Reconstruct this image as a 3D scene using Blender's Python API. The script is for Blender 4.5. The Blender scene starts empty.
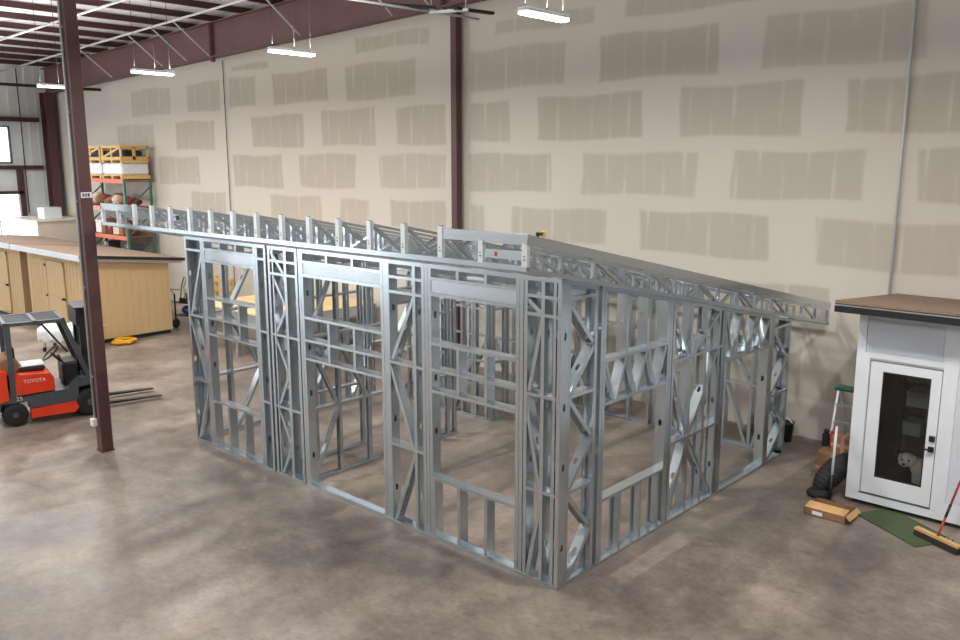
import bpy, math, random
from mathutils import Vector as V, Matrix
random.seed(7)
S = bpy.context.scene
COL = S.collection
PI = math.pi

# ------------------------------------------------------------------ helpers
class MB:
    def __init__(s): s.v = []; s.f = []; s.sm = []
    def quad(s, a, b, c, d): 
        n = len(s.v); s.v += [tuple(a), tuple(b), tuple(c), tuple(d)]; s.f.append((n, n+1, n+2, n+3)); s.sm.append(False)
    def poly(s, pts):
        n = len(s.v); s.v += [tuple(p) for p in pts]; s.f.append(tuple(range(n, n+len(pts)))); s.sm.append(False)
    def box(s, x0, x1, y0, y1, z0, z1):
        n = len(s.v)
        s.v += [(x0,y0,z0),(x1,y0,z0),(x1,y1,z0),(x0,y1,z0),(x0,y0,z1),(x1,y0,z1),(x1,y1,z1),(x0,y1,z1)]
        for f in ((0,3,2,1),(4,5,6,7),(0,1,5,4),(1,2,6,5),(2,3,7,6),(3,0,4,7)):
            s.f.append(tuple(n+i for i in f)); s.sm.append(False)
    def bbox(s, x0, x1, y0, y1, z0, z1, b=.01):
        """box with chamfered edges"""
        n = len(s.v); P = []
        for sx, X in ((-1,x0),(1,x1)):
            for sy, Y in ((-1,y0),(1,y1)):
                for sz, Z in ((-1,z0),(1,z1)):
                    P.append(((X, Y-sy*b, Z-sz*b), (X-sx*b, Y, Z-sz*b), (X-sx*b, Y-sy*b, Z)))
        idx = lambda i, k: n+3*i+k
        for p in P: s.v += list(p)
        I = lambda a, b_, c: a*4+b_*2+c
        F = []
        F += [[idx(I(0,0,0),0),idx(I(0,0,1),0),idx(I(0,1,1),0),idx(I(0,1,0),0)],[idx(I(1,0,0),0),idx(I(1,1,0),0),idx(I(1,1,1),0),idx(I(1,0,1),0)]]
        F += [[idx(I(0,0,0),1),idx(I(1,0,0),1),idx(I(1,0,1),1),idx(I(0,0,1),1)],[idx(I(0,1,0),1),idx(I(0,1,1),1),idx(I(1,1,1),1),idx(I(1,1,0),1)]]
        F += [[idx(I(0,0,0),2),idx(I(0,1,0),2),idx(I(1,1,0),2),idx(I(1,0,0),2)],[idx(I(0,0,1),2),idx(I(1,0,1),2),idx(I(1,1,1),2),idx(I(0,1,1),2)]]
        for a in (0,1):
            for b_ in (0,1):
                F.append([idx(I(0,a,b_),1),idx(I(0,a,b_),2),idx(I(1,a,b_),2),idx(I(1,a,b_),1)])
                F.append([idx(I(a,0,b_),0),idx(I(a,0,b_),2),idx(I(a,1,b_),2),idx(I(a,1,b_),0)])
                F.append([idx(I(a,b_,0),0),idx(I(a,b_,0),1),idx(I(a,b_,1),1),idx(I(a,b_,1),0)])
        for a in range(8): F.append([idx(a,0),idx(a,1),idx(a,2)])
        for f in F: s.f.append(tuple(f)); s.sm.append(False)
    def prism(s, pts, d):
        """polygon (3D points) extruded by vector d"""
        n = len(s.v); k = len(pts); d = V(d)
        s.v += [tuple(p) for p in pts] + [tuple(V(p)+d) for p in pts]
        s.f.append(tuple(range(n+k-1, n-1, -1))); s.f.append(tuple(range(n+k, n+2*k)))
        for i in range(k):
            j = (i+1) % k; s.f.append((n+i, n+j, n+k+j, n+k+i))
        s.sm += [False]*(k+2)
    def tube(s, pts, r, seg=8, cap=True):
        pts = [V(p) for p in pts]; n = len(s.v); R = r if isinstance(r, (list, tuple)) else [r]*len(pts)
        up = None
        for i, p in enumerate(pts):
            t = (pts[min(i+1, len(pts)-1)]-pts[max(i-1, 0)]).normalized()
            if up is None:
                up = V((0,0,1)) if abs(t.z) < .9 else V((1,0,0))
            a = t.cross(up).normalized(); b = a.cross(t).normalized(); up = b
            for k in range(seg):
                q = 2*PI*k/seg; s.v.append(tuple(p+R[i]*(math.cos(q)*a+math.sin(q)*b)))
        for i in range(len(pts)-1):
            for k in range(seg):
                k2 = (k+1) % seg; s.f.append((n+i*seg+k, n+i*seg+k2, n+(i+1)*seg+k2, n+(i+1)*seg+k)); s.sm.append(seg > 6)
        if cap:
            s.f.append(tuple(n+k for k in range(seg-1, -1, -1))); s.f.append(tuple(n+(len(pts)-1)*seg+k for k in range(seg))); s.sm += [False, False]
    def bar(s, a, b, w, h, up=(0,0,1)):
        a, b = V(a), V(b); t = (b-a).normalized(); up = V(up)
        if abs(t.dot(up)) > .95: up = V((0,1,0))
        x = t.cross(up).normalized()*w/2; y = x.cross(t).normalized()*h/2
        s.prism([a-x-y, a+x-y, a+x+y, a-x+y], b-a)
    def lathe(s, c, axis, prof, seg=20):
        """prof: list of (r, along axis)"""
        c = V(c); ax = V(axis).normalized(); o = V((0,0,1)) if abs(ax.z) < .9 else V((1,0,0))
        a = ax.cross(o).normalized(); b = ax.cross(a); n = len(s.v); m = len(prof)
        for r, h in prof:
            for k in range(seg):
                q = 2*PI*k/seg; s.v.append(tuple(c+ax*h+r*(math.cos(q)*a+math.sin(q)*b)))
        for i in range(m-1):
            for k in range(seg):
                k2 = (k+1) % seg; s.f.append((n+i*seg+k, n+(i+1)*seg+k, n+(i+1)*seg+k2, n+i*seg+k2)); s.sm.append(True)
        s.f.append(tuple(n+k for k in range(seg))); s.f.append(tuple(n+(m-1)*seg+k for k in range(seg-1, -1, -1))); s.sm += [False, False]
    def ball(s, c, r, seg=12, rings=8):
        c = V(c); r = V(r) if not isinstance(r, (int, float)) else V((r, r, r)); n = len(s.v)
        for i in range(rings+1):
            th = PI*i/rings
            for k in range(seg):
                ph = 2*PI*k/seg
                s.v.append((c.x+r.x*math.sin(th)*math.cos(ph), c.y+r.y*math.sin(th)*math.sin(ph), c.z+r.z*math.cos(th)))
        for i in range(rings):
            for k in range(seg):
                k2 = (k+1) % seg; s.f.append((n+i*seg+k, n+(i+1)*seg+k, n+(i+1)*seg+k2, n+i*seg+k2)); s.sm.append(True)
    def cee(s, p0, p1, wdir, fdir, d, fl, t=.004, lip=.014, holes=()):
        p0, p1, w, f = V(p0), V(p1), V(wdir), V(fdir); L = (p1-p0).length; ax = (p1-p0)/L
        if lip: pr = [(fl,lip),(fl,0),(0,0),(0,d),(fl,d),(fl,d-lip),(fl-t,d-lip),(fl-t,d-t),(t,d-t),(t,t),(fl-t,t),(fl-t,lip)]; we = (2, 8)
        else: pr = [(fl,0),(0,0),(0,d),(fl,d),(fl,d-t),(t,d-t),(t,t),(fl,t)]; we = (1, 5)
        n = len(s.v); k = len(pr)
        at = lambda u, v, z: tuple(p0+f*u+w*v+ax*z)
        for z in (0, L):
            for u, v in pr: s.v.append(at(u, v, z))
        for i in range(k):
            if holes and i in we: continue
            j = (i+1) % k; s.f.append((n+i, n+j, n+k+j, n+k+i)); s.sm.append(False)
        # end caps as strips of the thin wall
        m = k//2
        for b_ in (0, k):
            for i in range(m-1):
                s.f.append((n+b_+i, n+b_+i+1, n+b_+k-2-i, n+b_+k-1-i)); s.sm.append(False)
        if holes:
            for u, v0, v1 in ((0, 0, d), (t, t, d-t)):
                z = 0
                for h in sorted(holes):
                    a, b_ = h-.06, h+.06
                    if a < z or b_ > L: continue
                    s.quad(at(u,v0,z), at(u,v1,z), at(u,v1,a), at(u,v0,a))
                    c = d/2; hw = min(.02, d*.22)
                    hole = [(c-hw,h-.03),(c,h-.045),(c+hw,h-.03),(c+hw,h),(c+hw,h+.03),(c,h+.045),(c-hw,h+.03),(c-hw,h)]
                    out = [(v0,a),(c,a),(v1,a),(v1,h),(v1,b_),(c,b_),(v0,b_),(v0,h)]
                    for i in range(8):
                        j = (i+1) % 8
                        s.quad(at(u,*out[i]), at(u,*out[j]), at(u,*hole[j]), at(u,*hole[i]))
                    z = b_
                s.quad(at(u,v0,z), at(u,v1,z), at(u,v1,L), at(u,v0,L))

def obj(name, mb, mat, parent=None, local=False):
    me = bpy.data.meshes.new(name); me.from_pydata(mb.v, [], mb.f)
    me.polygons.foreach_set('use_smooth', mb.sm); me.materials.append(mat); me.update()
    o = bpy.data.objects.new(name, me); COL.objects.link(o)
    if parent:
        o.parent = parent
        if parent.type == 'EMPTY' and not local: o.matrix_parent_inverse = root_matrix(parent).inverted()
    return o
def root_matrix(r): return Matrix.Translation(r.location) @ r.rotation_euler.to_matrix().to_4x4()
def tag(o, label=None, cat=None, group=None, kind=None):
    if label: o['label'] = label
    if cat: o['category'] = cat
    if group: o['group'] = group
    if kind: o['kind'] = kind
    return o
def thing(name, label, cat, loc=(0,0,0), rz=0, group=None):
    o = bpy.data.objects.new(name, None); COL.objects.link(o); o.empty_display_size = .1
    o.location = loc; o.rotation_euler = (0,0,rz)
    return tag(o, label, cat, group)
def struct(name, mb, mat): return tag(obj(name, mb, mat), kind='structure')
def copy_tree(o, parent=None):
    c = o.copy(); COL.objects.link(c)
    if parent: c.parent = parent
    for ch in list(o.children): copy_tree(ch, c)
    return c
def text(name, body, size, mat, parent, M):
    cu = bpy.data.curves.new(name, 'FONT'); cu.body = body; cu.size = size; cu.extrude = .001
    cu.align_x = 'CENTER'; cu.align_y = 'CENTER'; cu.materials.append(mat)
    c = bpy.data.objects.new(name, cu); COL.objects.link(c); bpy.context.view_layer.update()
    me = bpy.data.meshes.new_from_object(c.evaluated_get(bpy.context.evaluated_depsgraph_get())); bpy.data.objects.remove(c)
    me.name = name; o = bpy.data.objects.new(name, me); COL.objects.link(o); o.parent = parent; o.matrix_local = M
    return o

# ------------------------------------------------------------------ materials
def new_mat(name):
    m = bpy.data.materials.new(name); m.use_nodes = True
    nt = m.node_tree; b = nt.nodes['Principled BSDF']
    return m, nt, b
def N(nt, t, **kw):
    n = nt.nodes.new(t)
    for k, v in kw.items(): setattr(n, k, v)
    return n
def noise(nt, scale, detail=4, rough=.6, coord='Object', stretch=None):
    tc = N(nt, 'ShaderNodeTexCoord'); n = N(nt, 'ShaderNodeTexNoise')
    n.inputs['Scale'].default_value = scale; n.inputs['Detail'].default_value = detail; n.inputs['Roughness'].default_value = rough
    if stretch:
        mp = N(nt, 'ShaderNodeMapping'); mp.inputs['Scale'].default_value = stretch
        nt.links.new(tc.outputs[coord], mp.inputs['Vector']); nt.links.new(mp.outputs['Vector'], n.inputs['Vector'])
    else: nt.links.new(tc.outputs[coord], n.inputs['Vector'])
    return n.outputs['Fac']
def ramp(nt, fac, stops):
    r = N(nt, 'ShaderNodeValToRGB'); e = r.color_ramp.elements
    while len(e) > 1: e.remove(e[-1])
    e[0].position = stops[0][0]; e[0].color = (*stops[0][1], 1)
    for p, c in stops[1:]:
        x = e.new(p); x.color = (*c, 1)
    nt.links.new(fac, r.inputs['Fac']); return r.outputs['Color']
def simple(name, c, rough=.6, metal=0, var=.08, scale=6, bump=0):
    m, nt, b = new_mat(name)
    lo = tuple(x*(1-var) for x in c); hi = tuple(min(1, x*(1+var)) for x in c)
    f = noise(nt, scale); nt.links.new(ramp(nt, f, [(.3, lo), (.7, hi)]), b.inputs['Base Color'])
    b.inputs['Roughness'].default_value = rough; b.inputs['Metallic'].default_value = metal
    if bump:
        bp = N(nt, 'ShaderNodeBump'); bp.inputs['Strength'].default_value = bump; bp.inputs['Distance'].default_value = .01
        nt.links.new(f, bp.inputs['Height']); nt.links.new(bp.outputs['Normal'], b.inputs['Normal'])
    return m
def s2l(r, g, b): return tuple(((x/255+.055)/1.055)**2.4 if x > 10 else x/255/12.92 for x in (r, g, b))

def galv(name, c, r0=.28, r1=.45):
    m, nt, b = new_mat(name)
    tc = N(nt, 'ShaderNodeTexCoord'); vo = N(nt, 'ShaderNodeTexVoronoi'); vo.inputs['Scale'].default_value = 28
    nt.links.new(tc.outputs['Object'], vo.inputs['Vector'])
    sp = N(nt, 'ShaderNodeSeparateColor'); nt.links.new(vo.outputs['Color'], sp.inputs[0])
    col = ramp(nt, sp.outputs[0], [(0, tuple(x*.975 for x in c)), (1, tuple(min(1, x*1.02) for x in c))])
    nt.links.new(col, b.inputs['Base Color']); b.inputs['Metallic'].default_value = .88
    f = noise(nt, 1.2, 1); mr = N(nt, 'ShaderNodeMapRange'); mr.inputs['To Min'].default_value = r0; mr.inputs['To Max'].default_value = r1
    nt.links.new(f, mr.inputs['Value']); nt.links.new(mr.outputs[0], b.inputs['Roughness'])
    return m
M_galv = galv('galvanized_steel', (.56,.61,.645), .2, .27)
M_zinc = galv('bright_zinc_steel', (.72,.74,.75), .4, .55)
M_dull = galv('dull_galvanized_steel', (.60,.65,.685), .3, .38)
M_red = simple('red_oxide_primer', s2l(84,54,52), .5, 0, .12, 3)
M_beam = simple('lit_red_primer', s2l(104,75,70), .6, 0, .14, 1.2)  # column primer made lighter: daylight on the beam put into its colour
M_redd = simple('red_oxide_purlin', s2l(72,44,42), .6, 0, .12, 3)
M_white_deck = simple('white_vinyl_insulation', (.80,.81,.82), .5, 0, .03, 2)
M_siding = simple('pale_grey_siding', s2l(224,230,231), .45, 0, .03, 2)
M_black = simple('black_paint', (.012,.012,.013), .45, 0, .2)
M_rubber = simple('black_rubber', (.014,.014,.015), .75, 0, .3, 20, .3)
M_char = simple('charcoal_paint', s2l(72,76,82), .45, 0, .1)
M_orange = simple('orange_paint', s2l(232,62,26), .35, 0, .05)
M_tan = simple('tan_lap_siding', s2l(202,172,128), .6, 0, .02, 2)
M_tan2 = simple('tan_trim', s2l(198,170,128), .6, 0, .05, 3)
M_shing = simple('brown_shingles', s2l(128,106,88), .85, 0, .2, 25, .3)
M_whitep = simple('white_paint', s2l(226,229,234), .4, 0, .03, 2)
M_whitep2 = simple('white_panel_paint', s2l(208,214,222), .4, 0, .03, 2)
M_cream = simple('cream_panel', s2l(214,202,188), .6, 0, .03, 2)
M_ply = simple('pale_plywood', s2l(226,196,142), .65, 0, .1, 3)
M_wood = simple('crate_pine', s2l(214,176,112), .65, 0, .12, 8)
M_card = simple('brown_cardboard', s2l(140,104,74), .8, 0, .1, 6)
M_cardl = simple('pale_cardboard', s2l(200,158,108), .8, 0, .08, 6)
M_wrap = simple('white_wrap', s2l(224,226,226), .35, 0, .1, 12, .4)
M_rackg = simple('green_rack_paint', s2l(64,110,88), .45, 0, .1)
M_racko = simple('orange_rack_paint', s2l(226,104,66), .45, 0, .08)
M_mat = simple('green_turf', s2l(68,84,54), .95, 0, .3, 60, .6)
M_yel = simple('yellow_hose', s2l(226,168,22), .5, 0, .08)
M_cond = simple('grey_conduit', s2l(186,188,188), .4, .2, .05)
M_alum = simple('aluminium', (.62,.63,.64), .35, .9, .05)
M_green = simple('green_plastic', s2l(30,104,70), .4, 0, .05)
M_redpole = simple('red_pole', s2l(168,60,44), .4, 0, .08)
M_bristle = simple('dark_bristle', s2l(46,38,32), .95, 0, .3, 80, .6)
M_fur = simple('cream_fur', s2l(240,232,214), .95, 0, .12, 30, .8)
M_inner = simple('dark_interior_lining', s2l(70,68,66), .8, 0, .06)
M_blue = simple('blue_plastic', s2l(42,66,120), .5)
M_rust = simple('reddish_cloth', s2l(120,52,44), .9, 0, .2, 10)
M_lime = simple('lime_plastic', s2l(150,170,70), .5)
M_bag = simple('brown_sack', s2l(138,104,74), .85, 0, .2, 14, .5)
M_bag2 = simple('pale_sack', s2l(214,200,182), .85, 0, .15, 14, .5)
M_label = simple('white_label', s2l(232,230,226), .5)
M_mark = simple('dark_ink', s2l(70,72,76), .6)

def glass_mat():
    m, nt, b = new_mat('tinted_glass'); nt.nodes.remove(b)
    t = N(nt, 'ShaderNodeBsdfTransparent'); t.inputs[0].default_value = (.88,.9,.9,1)
    g = N(nt, 'ShaderNodeBsdfGlossy'); g.inputs['Roughness'].default_value = .03
    fr = N(nt, 'ShaderNodeFresnel'); fr.inputs['IOR'].default_value = 1.45
    mx = N(nt, 'ShaderNodeMixShader'); nt.links.new(fr.outputs[0], mx.inputs[0]); nt.links.new(t.outputs[0], mx.inputs[1]); nt.links.new(g.outputs[0], mx.inputs[2])
    nt.links.new(mx.outputs[0], nt.nodes['Material Output'].inputs[0]); return m
M_glass = glass_mat()
def emit(name, c, st):
    m, nt, b = new_mat(name); b.inputs['Emission Color'].default_value = (*c,1); b.inputs['Emission Strength'].default_value = st
    b.inputs['Base Color'].default_value = (.9,.9,.9,1); return m
M_led = emit('led_lens', (1,.97,.93), 14)

def floor_mat():
    m, nt, b = new_mat('polished_concrete')
    L = nt.links.new
    n1 = noise(nt, .55, 10, .72); n2 = noise(nt, 3.2, 12, .8, stretch=(.6,1,1)); n3 = noise(nt, 14, 6, .7)
    c1 = ramp(nt, n1, [(.36, s2l(100,89,81)), (.5, s2l(129,117,107)), (.64, s2l(157,144,131))])
    c2 = ramp(nt, n2, [(.3, (.58,.56,.55)), (.48, (.9,.9,.9)), (.7, (1.08,1.07,1.06))])
    c3 = ramp(nt, n3, [(.32, (.76,.75,.74)), (.48, (1,1,1)), (.68, (1.07,1.07,1.07))])
    a = N(nt, 'ShaderNodeMix', data_type='RGBA', blend_type='MULTIPLY'); a.inputs[0].default_value = 1
    L(c1, a.inputs[6]); L(c2, a.inputs[7])
    a2 = N(nt, 'ShaderNodeMix', data_type='RGBA', blend_type='MULTIPLY'); a2.inputs[0].default_value = 1
    L(a.outputs[2], a2.inputs[6]); L(c3, a2.inputs[7])
    # saw-cut joints on the column grid
    tc = N(nt, 'ShaderNodeTexCoord'); sx = N(nt, 'ShaderNodeSeparateXYZ'); L(tc.outputs['Object'], sx.inputs[0])
    def line(out, off, per):
        ad = N(nt, 'ShaderNodeMath', operation='ADD'); L(sx.outputs[out], ad.inputs[0]); ad.inputs[1].default_value = off
        pp = N(nt, 'ShaderNodeMath', operation='PINGPONG'); L(ad.outputs[0], pp.inputs[0]); pp.inputs[1].default_value = per/2
        lt = N(nt, 'ShaderNodeMath', operation='LESS_THAN'); L(pp.outputs[0], lt.inputs[0]); lt.inputs[1].default_value = .008
        return lt.outputs[0]
    mx = N(nt, 'ShaderNodeMath', operation='MAXIMUM'); L(line('X', 7.97, 4.57), mx.inputs[0]); L(line('Y', 1.25, 4.05), mx.inputs[1])
    j = N(nt, 'ShaderNodeMath', operation='MULTIPLY'); L(mx.outputs[0], j.inputs[0]); j.inputs[1].default_value = .3
    a3 = N(nt, 'ShaderNodeMix', data_type='RGBA', blend_type='MIX'); L(j.outputs[0], a3.inputs[0]); L(a2.outputs[2], a3.inputs[6]); a3.inputs[7].default_value = (*s2l(96,84,74),1)
    L(a3.outputs[2], b.inputs['Base Color'])
    mr = N(nt, 'ShaderNodeMapRange'); mr.inputs['From Min'].default_value = .3; mr.inputs['From Max'].default_value = .7
    mr.inputs['To Min'].default_value = .30; mr.inputs['To Max'].default_value = .52; L(n2, mr.inputs['Value']); L(mr.outputs[0], b.inputs['Roughness'])
    b.inputs['Specular IOR Level'].default_value = .5
    return m
M_floor = floor_mat()

def drywall_mat():
    m, nt, b = new_mat('taped_drywall'); L = nt.links.new
    at = N(nt, 'ShaderNodeAttribute', attribute_name='bare')
    f = noise(nt, 6, 5); ad = N(nt, 'ShaderNodeMath', operation='MULTIPLY_ADD'); L(f, ad.inputs[0]); ad.inputs[1].default_value = .35; ad.inputs[2].default_value = -.175
    s = N(nt, 'ShaderNodeMath', operation='ADD'); L(at.outputs['Fac'], s.inputs[0]); L(ad.outputs[0], s.inputs[1])
    c = ramp(nt, s.outputs[0], [(.1, s2l(205,197,185)), (.42, s2l(200,191,178)), (.7, s2l(189,180,167)), (1, s2l(182,173,159))])
    n2 = noise(nt, .5, 3); c2 = ramp(nt, n2, [(.3, (.96,.955,.95)), (.7, (1.0,1.0,1.0))])
    a = N(nt, 'ShaderNodeMix', data_type='RGBA', blend_type='MULTIPLY'); a.inputs[0].default_value = 1
    L(c, a.inputs[6]); L(c2, a.inputs[7]); L(a.outputs[2], b.inputs['Base Color']); b.inputs['Roughness'].default_value = .8
    return m
M_dry = drywall_mat()

# ------------------------------------------------------------------ camera
cam = bpy.data.cameras.new('camera'); cam.sensor_width = 36; cam.lens = 847.615/960*36; cam.clip_end = 200
co = bpy.data.objects.new('camera', cam); COL.objects.link(co); S.camera = co
yaw, pit, rol = -.74183513, .18521922, -.0010989
f_ = V((math.sin(yaw)*math.cos(pit), math.cos(yaw)*math.cos(pit), -math.sin(pit)))
r_ = V((math.cos(yaw), -math.sin(yaw), 0)); u_ = r_.cross(f_)
r2 = r_*math.cos(rol)+u_*math.sin(rol); u2 = -r_*math.sin(rol)+u_*math.cos(rol)
Mx = Matrix((r2, u2, -f_)).transposed().to_4x4(); Mx.translation = V((5.09096, -6.70639, 4.5)); co.matrix_world = Mx

# ------------------------------------------------------------------ room shell
XL, XR, YB, YW = -29.6, 16.0, -16.0, 6.84
m = MB(); m.quad((XL-6,YB,0),(XR,YB,0),(XR,YW+.1,0),(XL-6,YW+.1,0)); struct('floor', m, M_floor)

PATCH = [(-11.36,-8.83,7.05,7.39),(-11.76,-9.27,5.94,6.78),(-14.85,-12.47,5.99,6.78),(-17.02,-15.66,6.0,6.82),(-16.83,-15.0,6.98,7.14),
 (-15.95,-13.54,4.87,5.72),(-12.77,-10.69,4.88,5.76),(-9.95,-8.32,4.86,5.73),(-16.98,-14.55,3.78,4.67),(-13.78,-11.44,3.82,4.69),(-10.58,-8.34,3.88,4.67),
 (-6.90,-4.44,7.02,7.33),(-7.60,-5.09,5.95,6.77),(-4.31,-1.92,5.95,6.76),(-7.63,-6.49,4.90,5.73),(-5.76,-3.35,4.9,5.73),(-2.59,-.43,4.9,5.75),
 (-7.64,-5.41,3.87,4.66),(-4.66,-2.21,3.88,4.65),(-1.14,1.30,5.93,6.76),(.24,2.66,4.9,5.72),(-1.57,.59,3.88,4.66),(1.33,3.7,3.89,4.68),
 (-3.33,-.86,2.87,3.62),(-.08,2.32,2.85,3.6),(-6.42,-4.08,2.9,3.58),(-12.12,-11.0,2.9,3.57),(-10.22,-8.35,2.95,3.61),(-7.6,-7.2,2.95,3.56),
 (-15.2,-12.9,2.85,3.6),(-20.2,-17.9,4.85,5.7),(-24.2,-21.6,4.85,5.7),(-19.4,-17.5,5.95,6.8),(-23.0,-20.4,5.95,6.8),(-21.4,-18.9,3.8,4.65),(-19.5,-17.5,2.9,3.6),
 (-2.2,.2,1.75,2.5),(-5.4,-3.0,1.75,2.5),(1.2,3.5,1.75,2.5),(-8.4,-6.1,1.75,2.5),(-12.9,-10.6,1.75,2.5),(-1.0,1.4,.65,1.4),(-4.3,-1.8,.65,1.4),(3.2,5.6,2.85,3.6),(4.4,6.8,3.9,4.7),(3.4,5.8,4.9,5.7),(1.9,4.2,5.95,6.8),(.8,3.2,7.0,7.4),(-3.8,-1.2,7.02,7.36)]
def build_drywall():
    st = .04; x0, x1, z0, z1 = XL, XR, 0, 8.9
    nx = int((x1-x0)/st)+1; nz = int((z1-z0)/st)+1
    vs = [(x0+i*(x1-x0)/(nx-1), YW, z0+k*(z1-z0)/(nz-1)) for k in range(nz) for i in range(nx)]
    fs = [(k*nx+i, k*nx+i+1, (k+1)*nx+i+1, (k+1)*nx+i) for k in range(nz-1) for i in range(nx-1)]
    me = bpy.data.meshes.new('wall_back'); me.from_pydata(vs, [], fs)
    val = [0.0]*len(vs); rnd = random.Random(3)
    for (a, b, c, d) in PATCH:
        ph = [rnd.uniform(0, 6.3) for _ in range(4)]; st0 = rnd.uniform(0, .3); am = rnd.uniform(.75, 1)
        for k in range(max(0, int((c-.1-z0)/st)), min(nz, int((d+.1-z0)/st)+2)):
            for i in range(max(0, int((a-.1-x0)/st)), min(nx, int((b+.1-x0)/st)+2)):
                x, _, z = vs[k*nx+i]
                e = min(x-a+.02*math.sin(5*z+ph[0]), b-x+.02*math.sin(4*z+ph[1]), z-c+.022*math.sin(2.3*x+ph[2]), d-z+.022*math.sin(2.9*x+ph[3]))
                w = max(0, min(1, e/.07+.5))*am
                q = (x-a-st0) % .406; r_n = int((x-a-st0+.203)//.406)
                g = max(0, 1-abs(min(q, .406-q))/.045)*(.35+.5*math.sin(7.3*r_n+ph[2])**2)*(.6+.4*math.sin(5*z+3*r_n+ph[0]))
                w *= 1-g
                val[k*nx+i] = max(val[k*nx+i], w)
    at = me.attributes.new('bare', 'FLOAT', 'POINT'); at.data.foreach_set('value', val)
    me.materials.append(M_dry); o = bpy.data.objects.new('wall_back', me); COL.objects.link(o); tag(o, kind='structure')
build_drywall()

# end wall of metal siding, with a tall window and an open overhead doorway
m = MB()
def wx(y0, y1, z0, z1): m.box(XL-.06, XL, y0, y1, z0, z1)
wx(YB, YW, 5.75, 9.2); wx(5.2, YW, 3.3, 5.75); wx(YB, .9, 3.3, 5.75); wx(.9, 5.2, 3.3, 4.5)
wx(5.35, YW, 0, 3.3); wx(YB, .4, 0, 3.3)
for k in range(70):
    y = YB+.2+k*.32
    if y < 6.7: 
        m.box(XL, XL+.02, y, y+.05, 5.78, 8.0)
        if y > 5.4: m.box(XL, XL+.02, y, y+.05, .1, 5.75)
struct('wall_left', m, M_siding)
m = MB()
for a in ((.84,.9,4.5,5.75),(5.2,5.26,4.5,5.75)): m.box(XL-.04, XL+.05, *a)
m.box(XL-.04, XL+.05, .84, 5.26, 4.44, 4.5); m.box(XL-.04, XL+.05, .84, 5.26, 5.75, 5.81)
for y in (2.3, 3.75): m.box(XL-.03, XL+.03, y-.025, y+.025, 4.5, 5.75)
w1 = struct('window_1', m, M_char)
m = MB(); m.box(XL-.02, XL-.012, .9, 5.2, 4.5, 5.75); obj('pane', m, M_glass, w1)
m = MB()
m.box(XL+.02, XL+.17, YB, 6.3, 5.97, 6.13); m.box(XL+.02, XL+.17, YB, 6.3, 4.22, 4.36); m.box(XL+.02, XL+.2, .3, 5.5, 3.3, 3.42); struct('trim_1', m, M_redd)
m = MB(); m.box(XL+.02, XL+.2, 5.35, 5.55, 0, 4.2); m.box(XL+.02, XL+.2, .2, .4, 0, 4.2); struct('trim_2', m, M_redd)

# roof deck with purlins
def zr(x): return 8.36+.033*(x+14)
m = MB(); m.prism([(XL-.3,YB,zr(XL-.3)+.24),(XR,YB,zr(XR)+.24),(XR,YB,zr(XR)+.3),(XL-.3,YB,zr(XL-.3)+.3)], (0,YW+.2-YB,0)); ceil = struct('ceiling', m, M_white_deck)
pm = None
for k in range(31):
    x = XL+.8+k*1.46; z = zr(x)
    if pm is None:
        m = MB(); m.box(-.035,.035,YB,YW,.08,.23); m.box(-.035,.06,YB,YW,.08,.1); pm = obj('purlin', m, M_redd, ceil); p = pm
    else:
        p = pm.copy(); COL.objects.link(p)
    p.location = (x, 0, z)

# rafter along the drywall, and the columns
def ibeam_x(m, x0, x1, y, zb0, zb1, h0, h1, w, tf=.03, tw=.02):
    for a, b, in (((0,tf)), ((1,-tf))):
        q = (lambda z, h: z+ (h if a else 0))
        m.prism([(x0,y-w/2,q(zb0,h0)),(x0,y+w/2,q(zb0,h0)),(x0,y+w/2,q(zb0,h0)+b),(x0,y-w/2,q(zb0,h0)+b)], (x1-x0,0,q(zb1,h1)-q(zb0,h0)))
    m.poly([(x0,y-tw/2,zb0),(x1,y-tw/2,zb1),(x1,y-tw/2,zb1+h1),(x0,y-tw/2,zb0+h0)])
    m.poly([(x0,y+tw/2,zb0),(x1,y+tw/2,zb1),(x1,y+tw/2,zb1+h1),(x0,y+tw/2,zb0+h0)])
def zb(x): return 7.66+.0312*(x+8)
rb = thing('roof_beam', 'deep red primed steel I-beam running along the top of the drywall', 'beam', (-8, 6.55, zb(-8)))
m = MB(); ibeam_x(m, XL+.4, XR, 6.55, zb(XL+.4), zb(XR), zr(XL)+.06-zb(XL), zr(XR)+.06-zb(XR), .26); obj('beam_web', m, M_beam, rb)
for x in (-17.2, -8.05, 1.1):
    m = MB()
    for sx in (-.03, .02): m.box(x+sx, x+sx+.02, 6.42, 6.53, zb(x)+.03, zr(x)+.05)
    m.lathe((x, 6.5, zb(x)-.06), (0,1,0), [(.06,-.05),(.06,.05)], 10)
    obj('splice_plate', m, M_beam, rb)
for x in (-23.4, -20.0, -18.55, -17.3, -13.0, -9.6, -8.4):
    m = MB(); m.tube([(x-.1, 5.35, zr(x)+.1), (x+.05, 6.42, zb(x)+.05)], .022, 6); obj('flange_brace', m, M_cond, rb)

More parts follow.
